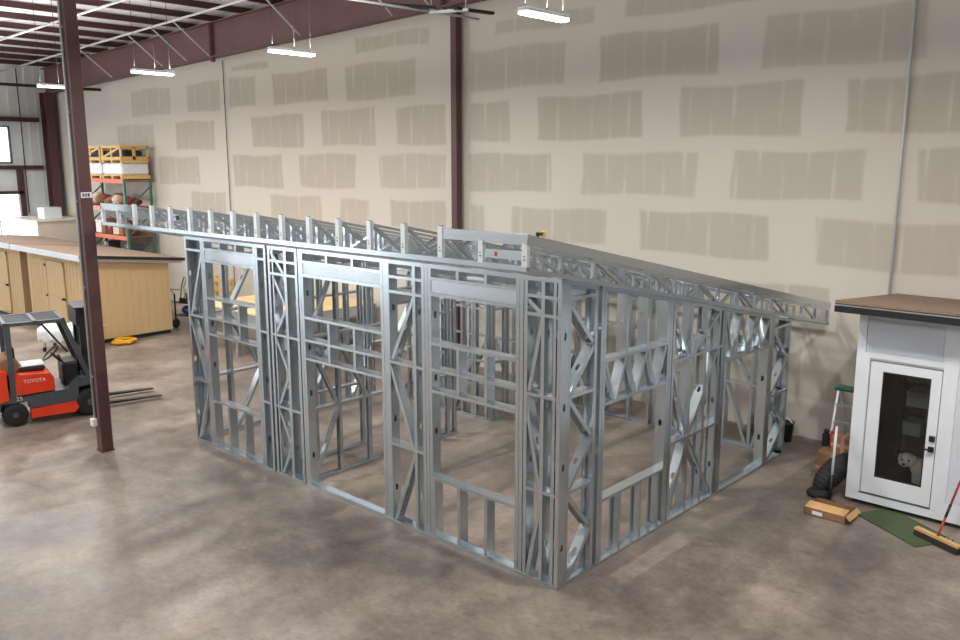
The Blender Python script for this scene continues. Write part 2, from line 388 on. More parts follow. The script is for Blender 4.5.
def column(label, x, y, w, h, web_x=True, d=None):
    t = thing('steel_column', label, 'column', (x, y, 0))
    m = MB(); d = d or w
    if d == w: m.bbox(x-w/2, x+w/2, y-w/2, y+w/2, .02, h, .008)
    else:
        for s in (-1, 1): m.box(x+s*d/2-.012, x+s*d/2+.012, y-w/2, y+w/2, .02, h)
        m.box(x-d/2, x+d/2, y-.01, y+.01, .02, h)
    obj('shaft', m, M_red, t)
    m = MB(); m.box(x-d/2-.012, x+d/2+.012, y-w/2-.012, y+w/2+.012, 0, .02); obj('base_plate', m, M_red, t)
    return t
c1 = column('freestanding dark red steel column in front of the forklift, thin conduit up its side', -7.97, -1.25, .18, 8.2)
m = MB(); m.tube([(-8.01,-1.362,.5),(-8.01,-1.362,8)], .017, 8); 
for z in (1.2, 2.6, 3.9, 5.2, 6.4): m.box(-8.04,-7.98,-1.36,-1.339,z,z+.03)
obj('conduit', m, M_cond, c1)
m = MB(); m.bbox(-8.06,-7.96,-1.42,-1.341,.42,.54,.008); obj('outlet_box', m, M_label, c1)
m = MB(); m.box(-7.8795,-7.8765,-1.33,-1.17,3.97,4.05); sg = obj('column_tag', m, M_label, c1)
for i, (a, b) in enumerate(((-1.31,-1.28),(-1.27,-1.245),(-1.235,-1.2))):
    m.v, m.f, m.sm = [], [], []; m.box(-7.8765,-7.8755,a,b,3.985,4.035); obj('tag_mark', m, M_mark, sg)
c2 = column('dark red steel column against the drywall, its foot behind the metal framing', -7.86, 6.68, .17, zb(-8))
c3 = column('dark red frame column in the far corner of drywall and metal siding', -29.1, 6.5, .28, 7.05, d=.56)
t = tag(obj('conduit_pipe', (lambda m: (m.tube([(1.1,6.79,0),(1.1,6.79,8.6)], .021, 8), m)[1])(MB()), M_cond), 'straight grey conduit pipe up the drywall above the white shed', 'pipe')
t = tag(obj('hanging_cable', (lambda m: (m.tube([(-17.2,6.8,.6),(-17.2,6.8,7.32)], .014, 6), m)[1])(MB()), M_char), 'thin dark vertical cable down the drywall left of the framing', 'cable')

# pipes and strut under the roof
def pipe(name, label, pts, r, mat): return tag(obj(name, (lambda m: (m.tube(pts, r, 8), m)[1])(MB()), mat), label, 'pipe')
pipe('sprinkler_pipe', 'grey sprinkler pipe under the purlins, farther from the drywall, crossing behind the column top', [(XL+.2,2.55,7.72),(XR-.05,1.9,8.35)], .03, M_cond)
pipe('sprinkler_pipe', 'grey sprinkler pipe under the purlins, the one nearest the roof beam', [(XL+.2,4.9,7.65),(-6,4.0,8.1),(XR-.05,4.0,8.5)], .03, M_cond)
pipe('gas_pipe', 'dark horizontal pipe below the roof at the far end wall', [(-25.2,-15.98,6.95),(-25.2,6.83,6.95)], .05, M_black)
pipe('drop_pipe', 'white vertical pipe standing before the bright window of the far siding wall', [(-29.2,4.5,0),(-29.2,4.5,8.0)], .045, M_whitep)
pipe('hanging_cable', 'dark thin cable hanging down the far siding wall beside the window', [(-29.4,5.62,2.6),(-29.4,5.62,7.9)], .02, M_black)
ts = thing('pipe_trapeze', 'hung pipes and strut below the roof beam above the middle column', 'pipe rack', (-6.6,4.5,7.2))
m = MB(); m.tube([(-6.85,2.6,7.22),(-6.53,5.95,7.2)], .022, 8); obj('pipe', m, M_cond, ts)
m = MB(); m.bar((-6.6,4.7,7.18),(-5.9,4.98,7.18), .06, .05); obj('strut', m, M_alum, ts)
m = MB(); m.bar((-6.05,4.8,7.2),(-5.9,5.65,7.2), .1, .05); m.bar((-7.0,3.9,7.26),(-6.45,4.7,7.24), .12, .06); obj('bracket', m, M_black, ts)
for p in ((-6.58,4.72),(-5.93,4.95),(-6.8,3.3)):
    m = MB(); m.tube([(*p,7.2),(*p,8.6)], .01, 6); obj('hanger_rod', m, M_cond, ts)

# ------------------------------------------------------------------ LED fixtures
def make_fixture():
    r = thing('ceiling_light', 'x', 'light', group='linear ceiling lights')
    m = MB(); m.bbox(-.075,.075,-.42,.42,.0,.05,.012); obj('housing', m, M_whitep, r, True)
    m = MB(); m.bbox(-.07,.07,-.41,.41,-.03,-.002,.01); obj('lens', m, M_led, r, True)
    for y in (-.36, .36, .05):
        m = MB(); m.tube([(0,y,.05),(0,y,2.35)], .005, 6); obj('hanger_wire', m, M_black, r, True)
    return r
LX = [-1.48, -6.56, -11.15, -15.75]
LB = ['bright linear ceiling light hanging nearest the camera, right of the middle column', 'linear ceiling light hanging before the roof beam, second from the right',
      'linear ceiling light hanging before the roof beam, third from the right', 'linear ceiling light half hidden by the freestanding column, farthest away']
fx = make_fixture()
for i, (x, lb) in enumerate(zip(LX, LB)):
    r = fx if i == 0 else copy_tree(fx)
    r.location = (x, 1.6, 6.2); r['label'] = lb
def lamp(x, y, e):
    l = bpy.data.lights.new('lamp', 'AREA'); l.shape = 'RECTANGLE'; l.size = .13; l.size_y = .8; l.energy = e; l.color = (1,.982,.955)
    o = bpy.data.objects.new('lamp', l); COL.objects.link(o); o.location = (x, y, 6.14)
    l2 = l.copy(); l2.energy = e*.6; o = bpy.data.objects.new('lamp', l2); COL.objects.link(o); o.location = (x, y, 6.3); o.rotation_euler = (PI, 0, 0)  # second, upward light is added fill to brighten the roof deck
E0 = 148
for x in [3.1]+LX+[-19.9, -24.5]: lamp(x, 1.6, E0*1.25)  # positions outside LX have no fixture, added for light
for x in (7.6, 3.1, -1.5, -6.4, -10.9, -15.3, -19.9, -24.5):  # unseen lamp rows added to light the hall, no fixtures modelled
    lamp(x, -5.0, E0*.72)
    lamp(x, -11.5, E0*.6)

# ------------------------------------------------------------------ steel framed building
D = .145
bld = thing('steel_building_frame', 'galvanized steel stud frame of a small building with sloping roof trusses', 'building frame', (-3.7, 2.9, 0))
SLP = .206
def zt(y): return 3.345 - SLP*y            # top of the walls
X, Y, Z = V((1,0,0)), V((0,1,0)), V((0,0,1))
class Wall:
    """a framed wall: o = origin on its outer face, a = along, n = inward"""
    def __init__(s, o, a, n, top, d=D): s.o, s.a, s.n, s.top, s.d = V(o), V(a), V(n), top, d; s.p = None
    def P(s, u, z): return s.o + s.a*u + Z*z
    def zt(s, u): return s.top(s.P(u, 0).y)
    def panel(s, u0, u1, name='wall_panel', bottom=True):
        m = MB(); s.u0, s.u1 = u0, u1
        m.cee(s.P(u0,s.zt(u0)), s.P(u1,s.zt(u1)), s.n, -Z, s.d, .045, lip=0)
        s.p = obj(name, m, M_galv, bld)
        if bottom: m = MB(); m.cee(s.P(u0,.001), s.P(u1,.001), s.n, Z, s.d, .04, lip=0); obj('bottom_track', m, M_galv, s.p)
        return s.p
    def stud(s, u, web=1, z0=.004, z1=None, w=.05, name='stud', holes=True, dz=0):
        """web=1: web on the +u side of [u, u+w]"""
        z1 = z1 if z1 is not None else s.zt(u+w/2)-.012
        m = MB(); hs = [h for h in (.45, 1.35, 2.0, 2.75) if z0+.15 < h+dz < z1-.15]
        hs = [h+dz-z0 for h in hs] if holes else ()
        uu = u+w if web > 0 else u
        m.cee(s.P(uu,z0+.003)+s.n*.005, s.P(uu,z1)+s.n*.005, s.n, -s.a*web, s.d-.01, w, holes=hs)
        return obj(name, m, M_galv, s.p)
    def track(s, u0, u1, z, up=1, name='track', z1=None, fl=.035):
        """web face at z, flanges towards +z or -z"""
        m = MB(); m.cee(s.P(u0,z)+s.n*.002, s.P(u1, z if z1 is None else z1)+s.n*.002, s.n, Z*up, s.d-.004, fl, lip=0); return obj(name, m, M_galv, s.p)
    def brace(s, u0, z0, u1, z1, side=1, w=.045):
        a, b = s.P(u0,z0), s.P(u1,z1); ax = (b-a).normalized(); f = s.n.cross(ax).normalized(); f = -f if f.z > 0 else f
        m = MB(); L = (b-a).length
        m.cee(a+s.n*.011, b+s.n*.011, s.n, f, s.d-.022, w, holes=[L/2] if L > .5 else ())
        return obj('brace', m, M_galv, s.p)
    def header(s, u0, u1, z0, z1):
        m = MB()
        m.prism([s.P(u0,z0+.006)+s.n*.012, s.P(u1,z0+.006)+s.n*.012, s.P(u1,z1-.006)+s.n*.012, s.P(u0,z1-.006)+s.n*.012], s.n*(s.d-.024))
        obj('header', m, M_dull, s.p)
        s.track(u0, u1, z0, 1, 'header_track', fl=.04); s.track(u0, u1, z1, -1, 'header_track')
    def kbrace(s, u0, u1, z0, z1, right=True):
        zm = (z0+z1)/2; a, b = (u0, u1) if right else (u1, u0)
        s.brace(a, z1-.03, b, zm+.02, 1 if right else -1); s.brace(b, zm-.02, a, z0+.03, 1 if right else -1)

H1, H2, HT = 1.06, 2.11, 3.16
# ---- front wall: u = X
W = Wall((0,0,0), X, Y, lambda y: 3.345)
fz = 3.335
# panel with the left window
W.panel(-7.40, -5.15)
W.stud(-7.40, -1); W.stud(-6.92, 1); W.stud(-6.865, 1, w=.06); W.stud(-5.47, -1, w=.055); W.stud(-5.41, 1); W.stud(-5.20, 1)
for z in (H1, H2, HT): W.track(-7.36, -6.9, z, -1, 'blocking'); W.track(-5.37, -5.18, z, -1, 'blocking')
W.brace(-6.93, HT-.05, -7.33, H2+.02); W.brace(-7.34, H2-.06, -6.95, H1+.02); W.brace(-6.93, H1-.06, -7.33, .04)
def window_bay(u0, u1, door=False):
    W.header(u0-.02, u1+.02, 2.98, 3.2)
    for z in (2.44, 2.13, 1.87): W.track(u0, u1, z, -1, 'sill_track')
    n = 3; du = (u1-u0)/n
    for i in (1, 2):
        u = u0+du*i-.025
        W.stud(u, 1, 3.2, fz-.01, .04, 'cripple_stud', False); W.stud(u, 1, 2.13, 2.436, .04, 'cripple_stud', False); W.stud(u, 1, 1.87, 2.126, .04, 'cripple_stud', False)
        if not door: W.stud(u, 1, .004, .77, .045, 'cripple_stud', False)
    if not door:
        W.track(u0, u1, .79, -1, 'window_sill')
        W.stud(u0, 1, .004, .77, .03, 'cripple_stud', False)
window_bay(-6.80, -5.47)
# narrow braced panel
W.panel(-5.10, -4.41)
W.stud(-5.10, -1); W.stud(-4.72, 1, w=.06); W.stud(-4.46, 1); W.stud(-5.0, 1, w=.03)
for z in (H1, H2, HT): W.track(-5.06, -4.43, z, -1, 'blocking')
W.track(-5.06, -4.43, 2.98, -1, 'blocking')
for a, b in ((.02,H1), (H1,H2), (H2,2.96)): W.kbrace(-4.98, -4.72, a, b)
W.brace(-5.04, 3.3, -4.74, 3.0)
# door panel
W.panel(-4.385, -2.60)
W.stud(-4.385, 1, w=.045); W.stud(-4.335, 1, w=.05); W.stud(-2.71, -1); W.stud(-2.655, 1, w=.055)
window_bay(-4.285, -2.71, True)
# braced panel
W.panel(-2.60, -1.935)
W.stud(-2.60, 1, w=.05); W.stud(-2.14, 1, w=.05); W.stud(-1.985, 1)
for z in (H1, H2, HT): W.track(-2.56, -1.95, z, -1, 'blocking')
W.track(-2.56, -1.95, 2.98, -1, 'blocking')
W.brace(-2.15, 2.93, -2.54, H2+.03); W.brace(-2.54, H2-.06, -2.15, H1+.02); W.brace(-2.15, H1-.05, -2.54, .04)
# window panel with the right window
W.panel(-1.93, -.43)
W.stud(-1.93, 1); W.stud(-1.875, 1, w=.05); W.stud(-.55, -1, w=.05); W.stud(-.495, 1)
window_bay(-1.825, -.55)
# corner panel
W.panel(-.43, .05)
W.stud(-.435, 1, w=.045); W.stud(-.21, 1, w=.045); W.stud(-.05, -1, w=.035); W.stud(0, 1, w=.05)
for z in (H1, H2, HT): W.track(-.4, .02, z, -1, 'blocking')
W.track(-.4, .02, 2.97, -1, 'blocking')
W.brace(-.39, HT-.04, -.2, 2.99); W.brace(-.22, 2.93, -.39, H2+.02); W.brace(-.4, H2-.05, -.2, H1+.03); W.brace(-.2, H1-.05, -.4, .04)

# ---- right wall: u = Y, inward -X
W = Wall((.05,0,0), Y, -X, zt)
W.panel(.15, .66)
W.stud(.15, -1, w=.03); W.stud(.60, 1)
for z in (H1, H2): W.track(.17, .62, z, -1, 'blocking')
W.track(.17, .62, 3.14, -1, 'blocking')
for a, b in ((.03,H1), (H1,H2), (H2,3.12)): W.kbrace(.19, .60, a, b)
# window panel
W.panel(.72, 2.24)
W.stud(.72, -1, w=.045); W.stud(.77, 1, w=.05); W.stud(2.13, -1, w=.05); W.stud(2.185, 1)
u0, u1 = .82, 2.13
W.track(u0, u1, 2.38, -1, 'track'); W.track(u0, u1, 1.86, 1, 'track'); W.track(u0, u1, .78, -1, 'window_sill')
for i in (1, 2, 3): 
    u = u0+(u1-u0)*i/3-.04
    W.stud(u, -1, 2.38, None, .04, 'cripple_stud', True, .0)
for u in (1.17, 1.61, 2.0): W.stud(u, 1, .03, .74, .04, 'cripple_stud', False)
du = (u1-u0)/3
for i in range(3):
    a = u0+du*i; W.brace(a+.04, 2.34, a+du/2-.01, 1.89, -1, .04); W.brace(a+du/2+.01, 1.89, a+du-.04, 2.34, -1, .04)
# braced panel
W.panel(2.25, 3.6)
W.stud(2.25, -1); W.stud(2.69, -1); W.stud(3.08, 1); W.stud(3.44, 1, w=.04); W.stud(3.545, 1)
for z in (H1, H2): W.track(2.28, 3.57, z, -1, 'blocking')
W.brace(2.3, 2.75, 2.68, H2+.02); W.brace(2.3, H2-.05, 2.68, H1+.02); W.brace(2.68, H1-.05, 2.3, .12)
W.brace(3.42, 2.55, 2.76, H2+.02); W.brace(3.42, H2-.05, 2.76, H1+.04, -1); W.brace(2.76, H1-.04, 3.42, .1)
# door panel
W.panel(3.61, 5.13, bottom=True)
W.stud(3.61, 1, w=.045); W.stud(5.02, -1, w=.05); W.stud(5.075, 1)
u0, u1 = 3.66, 5.02
W.track(u0, u1, 1.84, 1, 'track')
du = (u1-u0)/3
for i in range(3):
    a = u0+du*i; W.brace(a+.03, zt(a)-.06, a+du/2-.01, 1.88, -1, .04); W.brace(a+du/2+.01, 1.88, a+du-.03, zt(a+du)-.06, -1, .04)
# end panel
W.panel(5.14, 5.80)
W.stud(5.14, -1, w=.045); W.stud(5.75, 1)
for z in (H1, 2.1): W.track(5.17, 5.77, z, -1, 'blocking')
W.kbrace(5.19, 5.74, .03, H1); W.kbrace(5.19, 5.74, H1, 2.1)

# ---- left wall: outer face at X = -7.40
W = Wall((-7.40,0,0), Y, X, zt)
W.panel(.15, 5.75)
for u in (.15, .62, 1.25, 1.9, 2.5, 3.1, 3.7, 4.3, 5.0, 5.69): W.stud(u, 1)
for a, b in ((.17,1.25), (1.28,2.5), (2.55,3.7), (3.75,5.7)):
    for z in (H1, H2): 
        if zt(b) > z+.2: W.track(a, b, z, -1, 'blocking')
for a, b, z0, z1 in ((.68,1.22,2.15,3.05),(1.22,.68,1.1,2.05),(.68,1.22,.05,1.0),(1.95,2.48,H2,2.8),(2.48,1.95,H1,2.05),(3.15,3.7,.05,1.0),(4.35,4.98,1.1,2.05)): W.brace(a, z0, b, z1)
# ---- back wall: outer face at Y = 5.80
W = Wall((0,5.80,0), X, -Y, lambda y: 2.195)
W.panel(-7.39, -4.6); W.panel(-4.55, -2.3); W.panel(-2.25, .04)
pp = W.p
for u in (-7.2, -6.6, -6.0, -5.4, -4.9, -4.5, -3.9, -3.35, -3.3, -2.75, -2.35, -2.2, -1.65, -1.1, -.95, -.5, -.15): W.stud(u, 1)
for a, b in ((-7.35,-4.7), (-4.5,-2.35), (-2.2,-.0)): W.track(a, b, H1, -1, 'blocking'); W.track(a, b, 1.7, -1, 'blocking')
for a, b, z0, z1 in ((-4.45,-3.92,.05,1.0),(-3.9,-3.38,1.0,.05),(-3.3,-2.8,.05,1.0),(-2.2,-1.7,1.0,.05),(-1.6,-1.12,.05,1.0),(-.9,-.5,1.05,.05),(-.45,-.15,.05,1.0),(-.9,-.5,1.7,1.1),(-6.6,-6.1,.05,1.0),(-5.9,-5.4,1.0,.05)): W.brace(a, z0, b, z1)
# ---- partitions
W = Wall((-4.43,0,0), Y, -X, zt, .09)
W.panel(.15, 1.62)
for u in (.16, .66, 1.22, 1.57): W.stud(u, 1)
for z in (H1, H2): W.track(.18, 1.6, z, -1, 'blocking')
W.brace(.2, .04, .66, H1-.05); W.brace(.66, H1+.02, .2, H2-.06); W.brace(.2, H2+.03, .66, 3.1); W.brace(1.22, H1+.02, .7, H2-.06)
W.panel(2.62, 3.12)
for u in (2.62, 2.68, 2.9, 3.06): W.stud(u, 1)
for z in (H1, H2): W.track(2.64, 3.1, z, -1, 'blocking')
W.panel(3.98, 5.65)
for u in (3.98, 4.03, 4.34, 4.40, 4.75, 5.05, 5.11, 5.38, 5.58): W.stud(u, 1)
for z in (H1, 2.0): W.track(4.0, 5.6, z, -1, 'blocking')
W.panel(1.63, 2.61, bottom=False)
W.header(1.64, 2.6, 2.35, 2.6)
W = Wall((0,3.98,0), X, Y, zt, .09)
W.panel(-7.24, -4.54)
for u in (-7.2, -6.6, -6.0, -5.5, -5.44, -5.18, -4.92, -4.86, -4.6): W.stud(u, 1)
for z in (H1, 2.0): W.track(-7.2, -4.6, z, -1, 'blocking')
W.brace(-5.4, .05, -4.95, 1.0); W.brace(-5.95, 1.0, -5.5, .05)
W = Wall((-5.12,0,0), Y, -X, zt, .09)
W.panel(.16, 1.72)
for u in (.17, .75, 1.2, 1.66): W.stud(u, 1)
W.track(.2, 1.7, H1, -1, 'blocking'); W.brace(.8, 1.1, 1.2, 2.05)

# ---- roof trusses (front to back) and eaves
Y0, Y1 = -.86, 6.62
def ztop(y): return 3.86 - SLP*(y-Y0)
sl = V((0,1,-SLP)).normalized(); nn = V((0,SLP,1)).normalized()
def truss(x, low, fine):
    h = .235 if low else .33; tp = .105 if low else 0
    top0, top1 = V((x,Y0+.02,ztop(Y0+.02)-tp)), V((x,Y1,ztop(Y1)-tp)); b0, b1 = top0-Z*h, top1-Z*h
    m = MB(); m.cee(top0, top1, X, -nn, .045, .026, lip=.008, t=.003); t = obj('roof_truss', m, M_galv, bld)
    m = MB(); m.cee(b0, b1, X, nn, .045, .03 if not low else .042, lip=.008, t=.003); obj('bottom_chord', m, M_galv, t)
    n = 14; L = (Y1-Y0)/n
    for i in range(1, n+1):
        m = MB() if fine else lattice
        y = Y0+L*i-(.025 if i < n else .05)
        m.cee((x+.006,y,ztop(y)-tp-h+.01), (x+.006,y,ztop(y)-tp-.01), X, Y, .038, .035, lip=0, t=.003)
        if fine: obj('truss_web', m, M_galv, t)
    for i in range(n):
        m = MB() if fine else lattice
        a, b = Y0+L*i+.03, Y0+L*(i+1)-.03
        if low and i % 2: continue
        za, zbb = ztop(a)-tp, ztop(b)-tp
        p, q = (V((x+.008,a,za-.02)), V((x+.008,b,zbb-h+.02))) if i % 2 == 0 else (V((x+.008,a,za-h+.02)), V((x+.008,b,zbb-.02)))
        ax = (q-p).normalized(); f = X.cross(ax).normalized()
        m.cee(p, q, X, f, .034, .032, lip=0, t=.003)
        if fine: obj('truss_web', m, M_galv, t)
    hp = h-.055; m = MB(); p0 = V((x-.004, Y0-.012, ztop(Y0)-tp-hp-.01))
    m.cee(p0, p0+Z*(hp+.03), X, V((0,1,0)), .062, .045, lip=.012, t=.003)
    ep = obj('end_post', m, M_zinc, t)
    m = MB(); m.box(x+.006, x+.048, Y0-.0, Y0+.024, p0.z+hp+.008, p0.z+hp+.034); obj('post_hollow_shade', m, M_black, t)  # black block stands for the shaded hollow of the open post end
    for k in range(2):
        m = MB(); m.box(x+.016, x+.04-.008*(k % 2), Y0-.0135, Y0-.0115, p0.z+.06+.03*k, p0.z+.072+.03*k); obj('post_marking', m, M_mark, t)
lattice = MB()
XT = [.255-.535*k for k in range(17)]
for k, x in enumerate(XT): truss(x, k in (0, 1, 15, 16), k in (0, 1, 2, 3))
o = obj('truss_web', lattice, M_galv, bld); o['kind'] = 'stuff'
# eave track under the truss ends
m = MB(); m.cee((XT[16],Y0-.01,3.525), (XT[0]+.05,Y0-.01,3.525), Y, Z, .05, .05, lip=0); obj('eave_track', m, M_galv, bld)
m = MB(); m.cee((XT[16],Y1-.06,1.975), (XT[0]+.05,Y1-.06,1.975), Y, Z, .05, .05, lip=0); obj('eave_track', m, M_galv, bld)
# rake ladders: deep edge track over the two lower end trusses at each side, with the short front fascia
for x0, x1, xe in ((XT[2]+.07, XT[0]+.06, XT[0]+.06), (XT[16]-.02, XT[14]-.01, XT[16]-.02)):
    m = MB(); zt0 = ztop(Y0)
    m.cee((x0,Y0-.004,zt0+.0), (x1,Y0-.004,zt0+.0), -Z, Y, .1, .05, lip=0); obj('front_fascia', m, M_galv, bld)
    s = -1 if xe > -2 else 1
    m = MB(); m.cee((xe,Y0,zt0), (xe,Y1,ztop(Y1)), -nn, X*s, .095, .05, lip=0); obj('rake_fascia', m, M_galv, bld)
    xi = XT[1] if s < 0 else XT[15]
    for i in range(1, 8):
        m = MB(); y = Y0+i*.95; a, b = sorted((xe+s*.006, xi)); m.cee((a,y,ztop(y)-.014), (b,y,ztop(y)-.014), Y, -Z, .06, .1, lip=0)
        obj('outrigger', m, M_galv, bld)
m = MB(); m.box(XT[1]+.08, XT[0]-.004, Y0-.004, Y0+.02, 3.62, 3.70); b = obj('nameplate', m, M_galv, bld)
m = MB(); m.box(XT[1]+.2, XT[1]+.23, Y0-.006, Y0-.0035, 3.64, 3.68); obj('plate_marking', m, M_redpole, b)
# truss clips where trusses sit on the front wall
for x in XT[1:15]: m = MB(); m.box(x+.052, x+.058, .005, .12, 3.33, 3.39); m.box(x+.058, x+.1, .005, .12, 3.345, 3.35); obj('truss_clip', m, M_galv, bld)

# small tool on the roof edge
t = thing('hand_tool', 'small yellow and black tool lying on the right roof edge of the steel frame', 'tool', (.28,-.66,ztop(-.66)+.003))
m = MB(); m.bbox(-.02,.02,.035,.08,.0,.05,.008); obj('body', m, M_yel, t, True)
m = MB(); m.bbox(-.014,.014,-.02,.035,.015,.04,.006); m.bbox(-.016,.016,-.035,-.008,.0,.045,.006); obj('grip', m, M_black, t, True)

# ------------------------------------------------------------------ plywood deck behind the frame
t = thing('floor_deck', 'low steel framed floor platform topped with pale plywood, behind the framed building', 'floor platform', (-12.1, 5.2, 0))
m = MB(); x0, x1, y0, y1, z = -13.9, -10.62, 3.72, 6.7, 1.1
for yy in (y0, y1-.05): m.cee((x0,yy,z-.27), (x1,yy,z-.27), Z, Y, .25, .05)
for k in range(6): 
    xx = x0+(x1-x0-.05)*k/5; m.cee((xx,y0+.05,z-.27), (xx,y1-.05,z-.27), Z, X, .25, .05)
obj('joist_frame', m, M_galv, t)
for i in range(3):
    for j in range(2):
        m = MB(); a = y0+(y1-y0)*i/3; b = y0+(y1-y0)*(i+1)/3; xa = x0+(x1-x0)*(0, .62)[(j)] ; xb = x0+(x1-x0)*(.62, 1)[j]
        m.box(xa+.006, xb-.006, a+.006, b-.006, z-.018, z+.002*((i+j) % 2)); obj('plywood_sheet', m, M_ply, t)
for xx in (x0+.1, (x0+x1)/2, x1-.1):
    for yy in (y0+.1, y1-.1):
        m = MB(); m.bar((xx,yy,.0), (xx,yy,z-.27), .09, .09); obj('leg', m, M_galv, t)
# lumber leaning on the drywall behind the left window
# ------------------------------------------------------------------ tan sheds
def shed(label, x0, x1, y0, y1, zf, zk, doors, grp):
    t = thing('garden_shed', label, 'shed', ((x0+x1)/2, (y0+y1)/2, 0), 0, grp)
    m = MB(); b = .1
    m.prism([(x0,y0,b),(x0,y0,zf),(x0,y1,zk),(x0,y1,b)], (x1-x0,0,0))
    n = int((x1-x0)/.2)
    for i in range(1, n):                       # battens / grooves of the siding
        x = x0+(x1-x0)*i/n; m.box(x-.012, x+.012, y0-.008, y0, b, zf-.02)
    n = int((y1-y0)/.2)
    for i in range(1, n):
        y = y0+(y1-y0)*i/n; m.box(x1, x1+.008, y-.012, y+.012, b, zf+(zk-zf)*i/n-.03)
    obj('wall_siding', m, M_tan, t)
    m = MB(); m.box(x0+.03, x1-.03, y0+.03, y1-.03, 0, b); obj('skid', m, M_black, t)
    m = MB(); d = V((x1-x0+.44,0,0)); a = zf+.06+.15*(zf-zk)/(y1-y0)*2; s_ = (zf-zk)/(y1-y0)
    q0, q1 = V((x0-.14,y0-.35,zf+.35*s_+.02)), V((x0-.14,y1+.35,zk-.35*s_+.02))
    m.prism([q0, q1, q1+Z*.07, q0+Z*.07], d); rf = obj('roof', m, M_shing, t)
    m = MB(); m.prism([q0-Y*.02-Z*.08, q0-Z*.08, q0+Z*.06, q0-Y*.02+Z*.06], d); obj('eave_fascia', m, M_whitep, rf)
    m = MB(); m.prism([q1+d-Z*.005, q0+d-Z*.005, q0+d+Z*.075, q1+d+Z*.075], (.02,0,0)); obj('rake_fascia', m, M_black, rf)
    m = MB(); m.prism([q1+d-Z*.09-X*.22, q0+d-Z*.09-X*.22, q0+d-X*.22, q1+d-X*.22], (.03,0,0)); obj('rake_trim', m, M_whitep, rf)
    m = MB(); m.box(x1-.06, x1+.014, y0-.014, y0+.06, b, zf-.02); obj('corner_trim', m, M_tan2, t)
    m = MB(); m.box(x1-.06, x1+.014, y1-.06, y1+.005, b, zk-.02); obj('corner_trim', m, M_tan2, t)
    for (dx0, dx1) in doors:
        m = MB(); m.box(dx0, dx1, y0-.03, y0-.009, b+.03, 1.93); dr = obj('door', m, M_tan, t)
        m = MB()
        for zz in (b+.03, .94, 1.86): m.box(dx0, dx1, y0-.042, y0-.03, zz, zz+.07)
        m.box(dx0, dx0+.06, y0-.042, y0-.03, b+.03, 1.93); m.box(dx1-.06, dx1, y0-.042, y0-.03, b+.03, 1.93); obj('door_trim', m, M_tan2, dr)
        for zz in (.4, .98, 1.8):
            m = MB(); m.box(dx0-.05, dx0+.07, y0-.055, y0-.042, zz-.03, zz+.03); obj('hinge', m, M_black, dr)
        m = MB(); m.lathe((dx1-.08, y0-.04, .98), (0,-1,0), [(.025,0),(.03,.02),(.035,.04),(.02,.06)], 10); obj('door_handle', m, M_black, dr)
    return t
shed('tan garden shed with brown roof, nearer one beside the red column', -20.0, -15.98, 2.08, 4.12, 2.16, 1.95, [(-18.7,-17.5)], 'tan sheds')
shed('tan garden shed at the left edge, mostly cut off by the frame', -25.5, -20.52, 2.08, 4.12, 2.16, 1.95, [(-22.6,-21.5)], 'tan sheds')
t = thing('site_office', 'low white box structure with a cream end behind the tan sheds', 'cabin', (-27.5,5.4,0))
m = MB(); m.box(-29.05, -25.96, 4.62, 4.66, 0, 2.45); m.box(-29.05, -25.96, 6.2, 6.24, 0, 2.45); obj('side_wall', m, M_whitep, t)
m = MB(); m.box(-26.0, -25.94, 4.6, 6.24, 0, 2.45); obj('end_wall', m, M_cream, t)
m = MB(); m.box(-29.05, -25.9, 4.58, 6.28, 2.45, 2.5); obj('lid', m, M_cream, t)
t = thing('cardboard_box', 'pale grey box on top of the white box structure by the bright doorway', 'box', (-26.9,5.4,2.5))
m = MB(); m.bbox(-.3,.3,-.3,.3,0,.4,.01); obj('carton', m, M_whitep2, t, True)
m = MB(); m.box(-.31,.31,-.05,.05,.396,.403); obj('tape', m, M_cream, t, True)

# ------------------------------------------------------------------ pallet rack and its load
RX0, RX1, RY0, RY1 = -25.3, -21.72, 5.75, 6.7
rk = thing('pallet_rack', 'green and orange pallet rack against the drywall behind the sheds', 'rack', ((RX0+RX1)/2, 6.2, 0))
for x in (RX0, RX1):
    for y in (RY0, RY1-.08):
        m = MB(); m.cee((x-.04,y,0), (x-.04,y,3.93), X, Y, .08, .07, lip=.015); obj('upright', m, M_rackg, rk)
    m = MB()
    for i, z in enumerate((.3, 1.2, 2.1, 2.95)): m.bar((x,RY0+.05,z), (x,RY1-.05,z+.75), .03, .04); m.bar((x,RY0+.05,z), (x,RY1-.05,z), .03, .03)
    m.bar((x,RY0+.05,3.88), (x,RY1-.05,3.88), .03, .03); obj('cross_brace', m, M_rackg, rk)
LV = (1.0, 2.12, 3.05, 3.95)
for z in LV:
    for y in (RY0, RY1-.05):
        m = MB(); m.box(RX0+.05, RX1-.05, y, y+.05, z-.13, z); obj('beam', m, M_racko, rk)
    m = MB()
    for k in range(9): m.box(RX0+.1+k*.39, RX0+.4+k*.39, RY0+.05, RY1-.05, z-.04, z-.012)
    obj('deck', m, M_bag, rk)
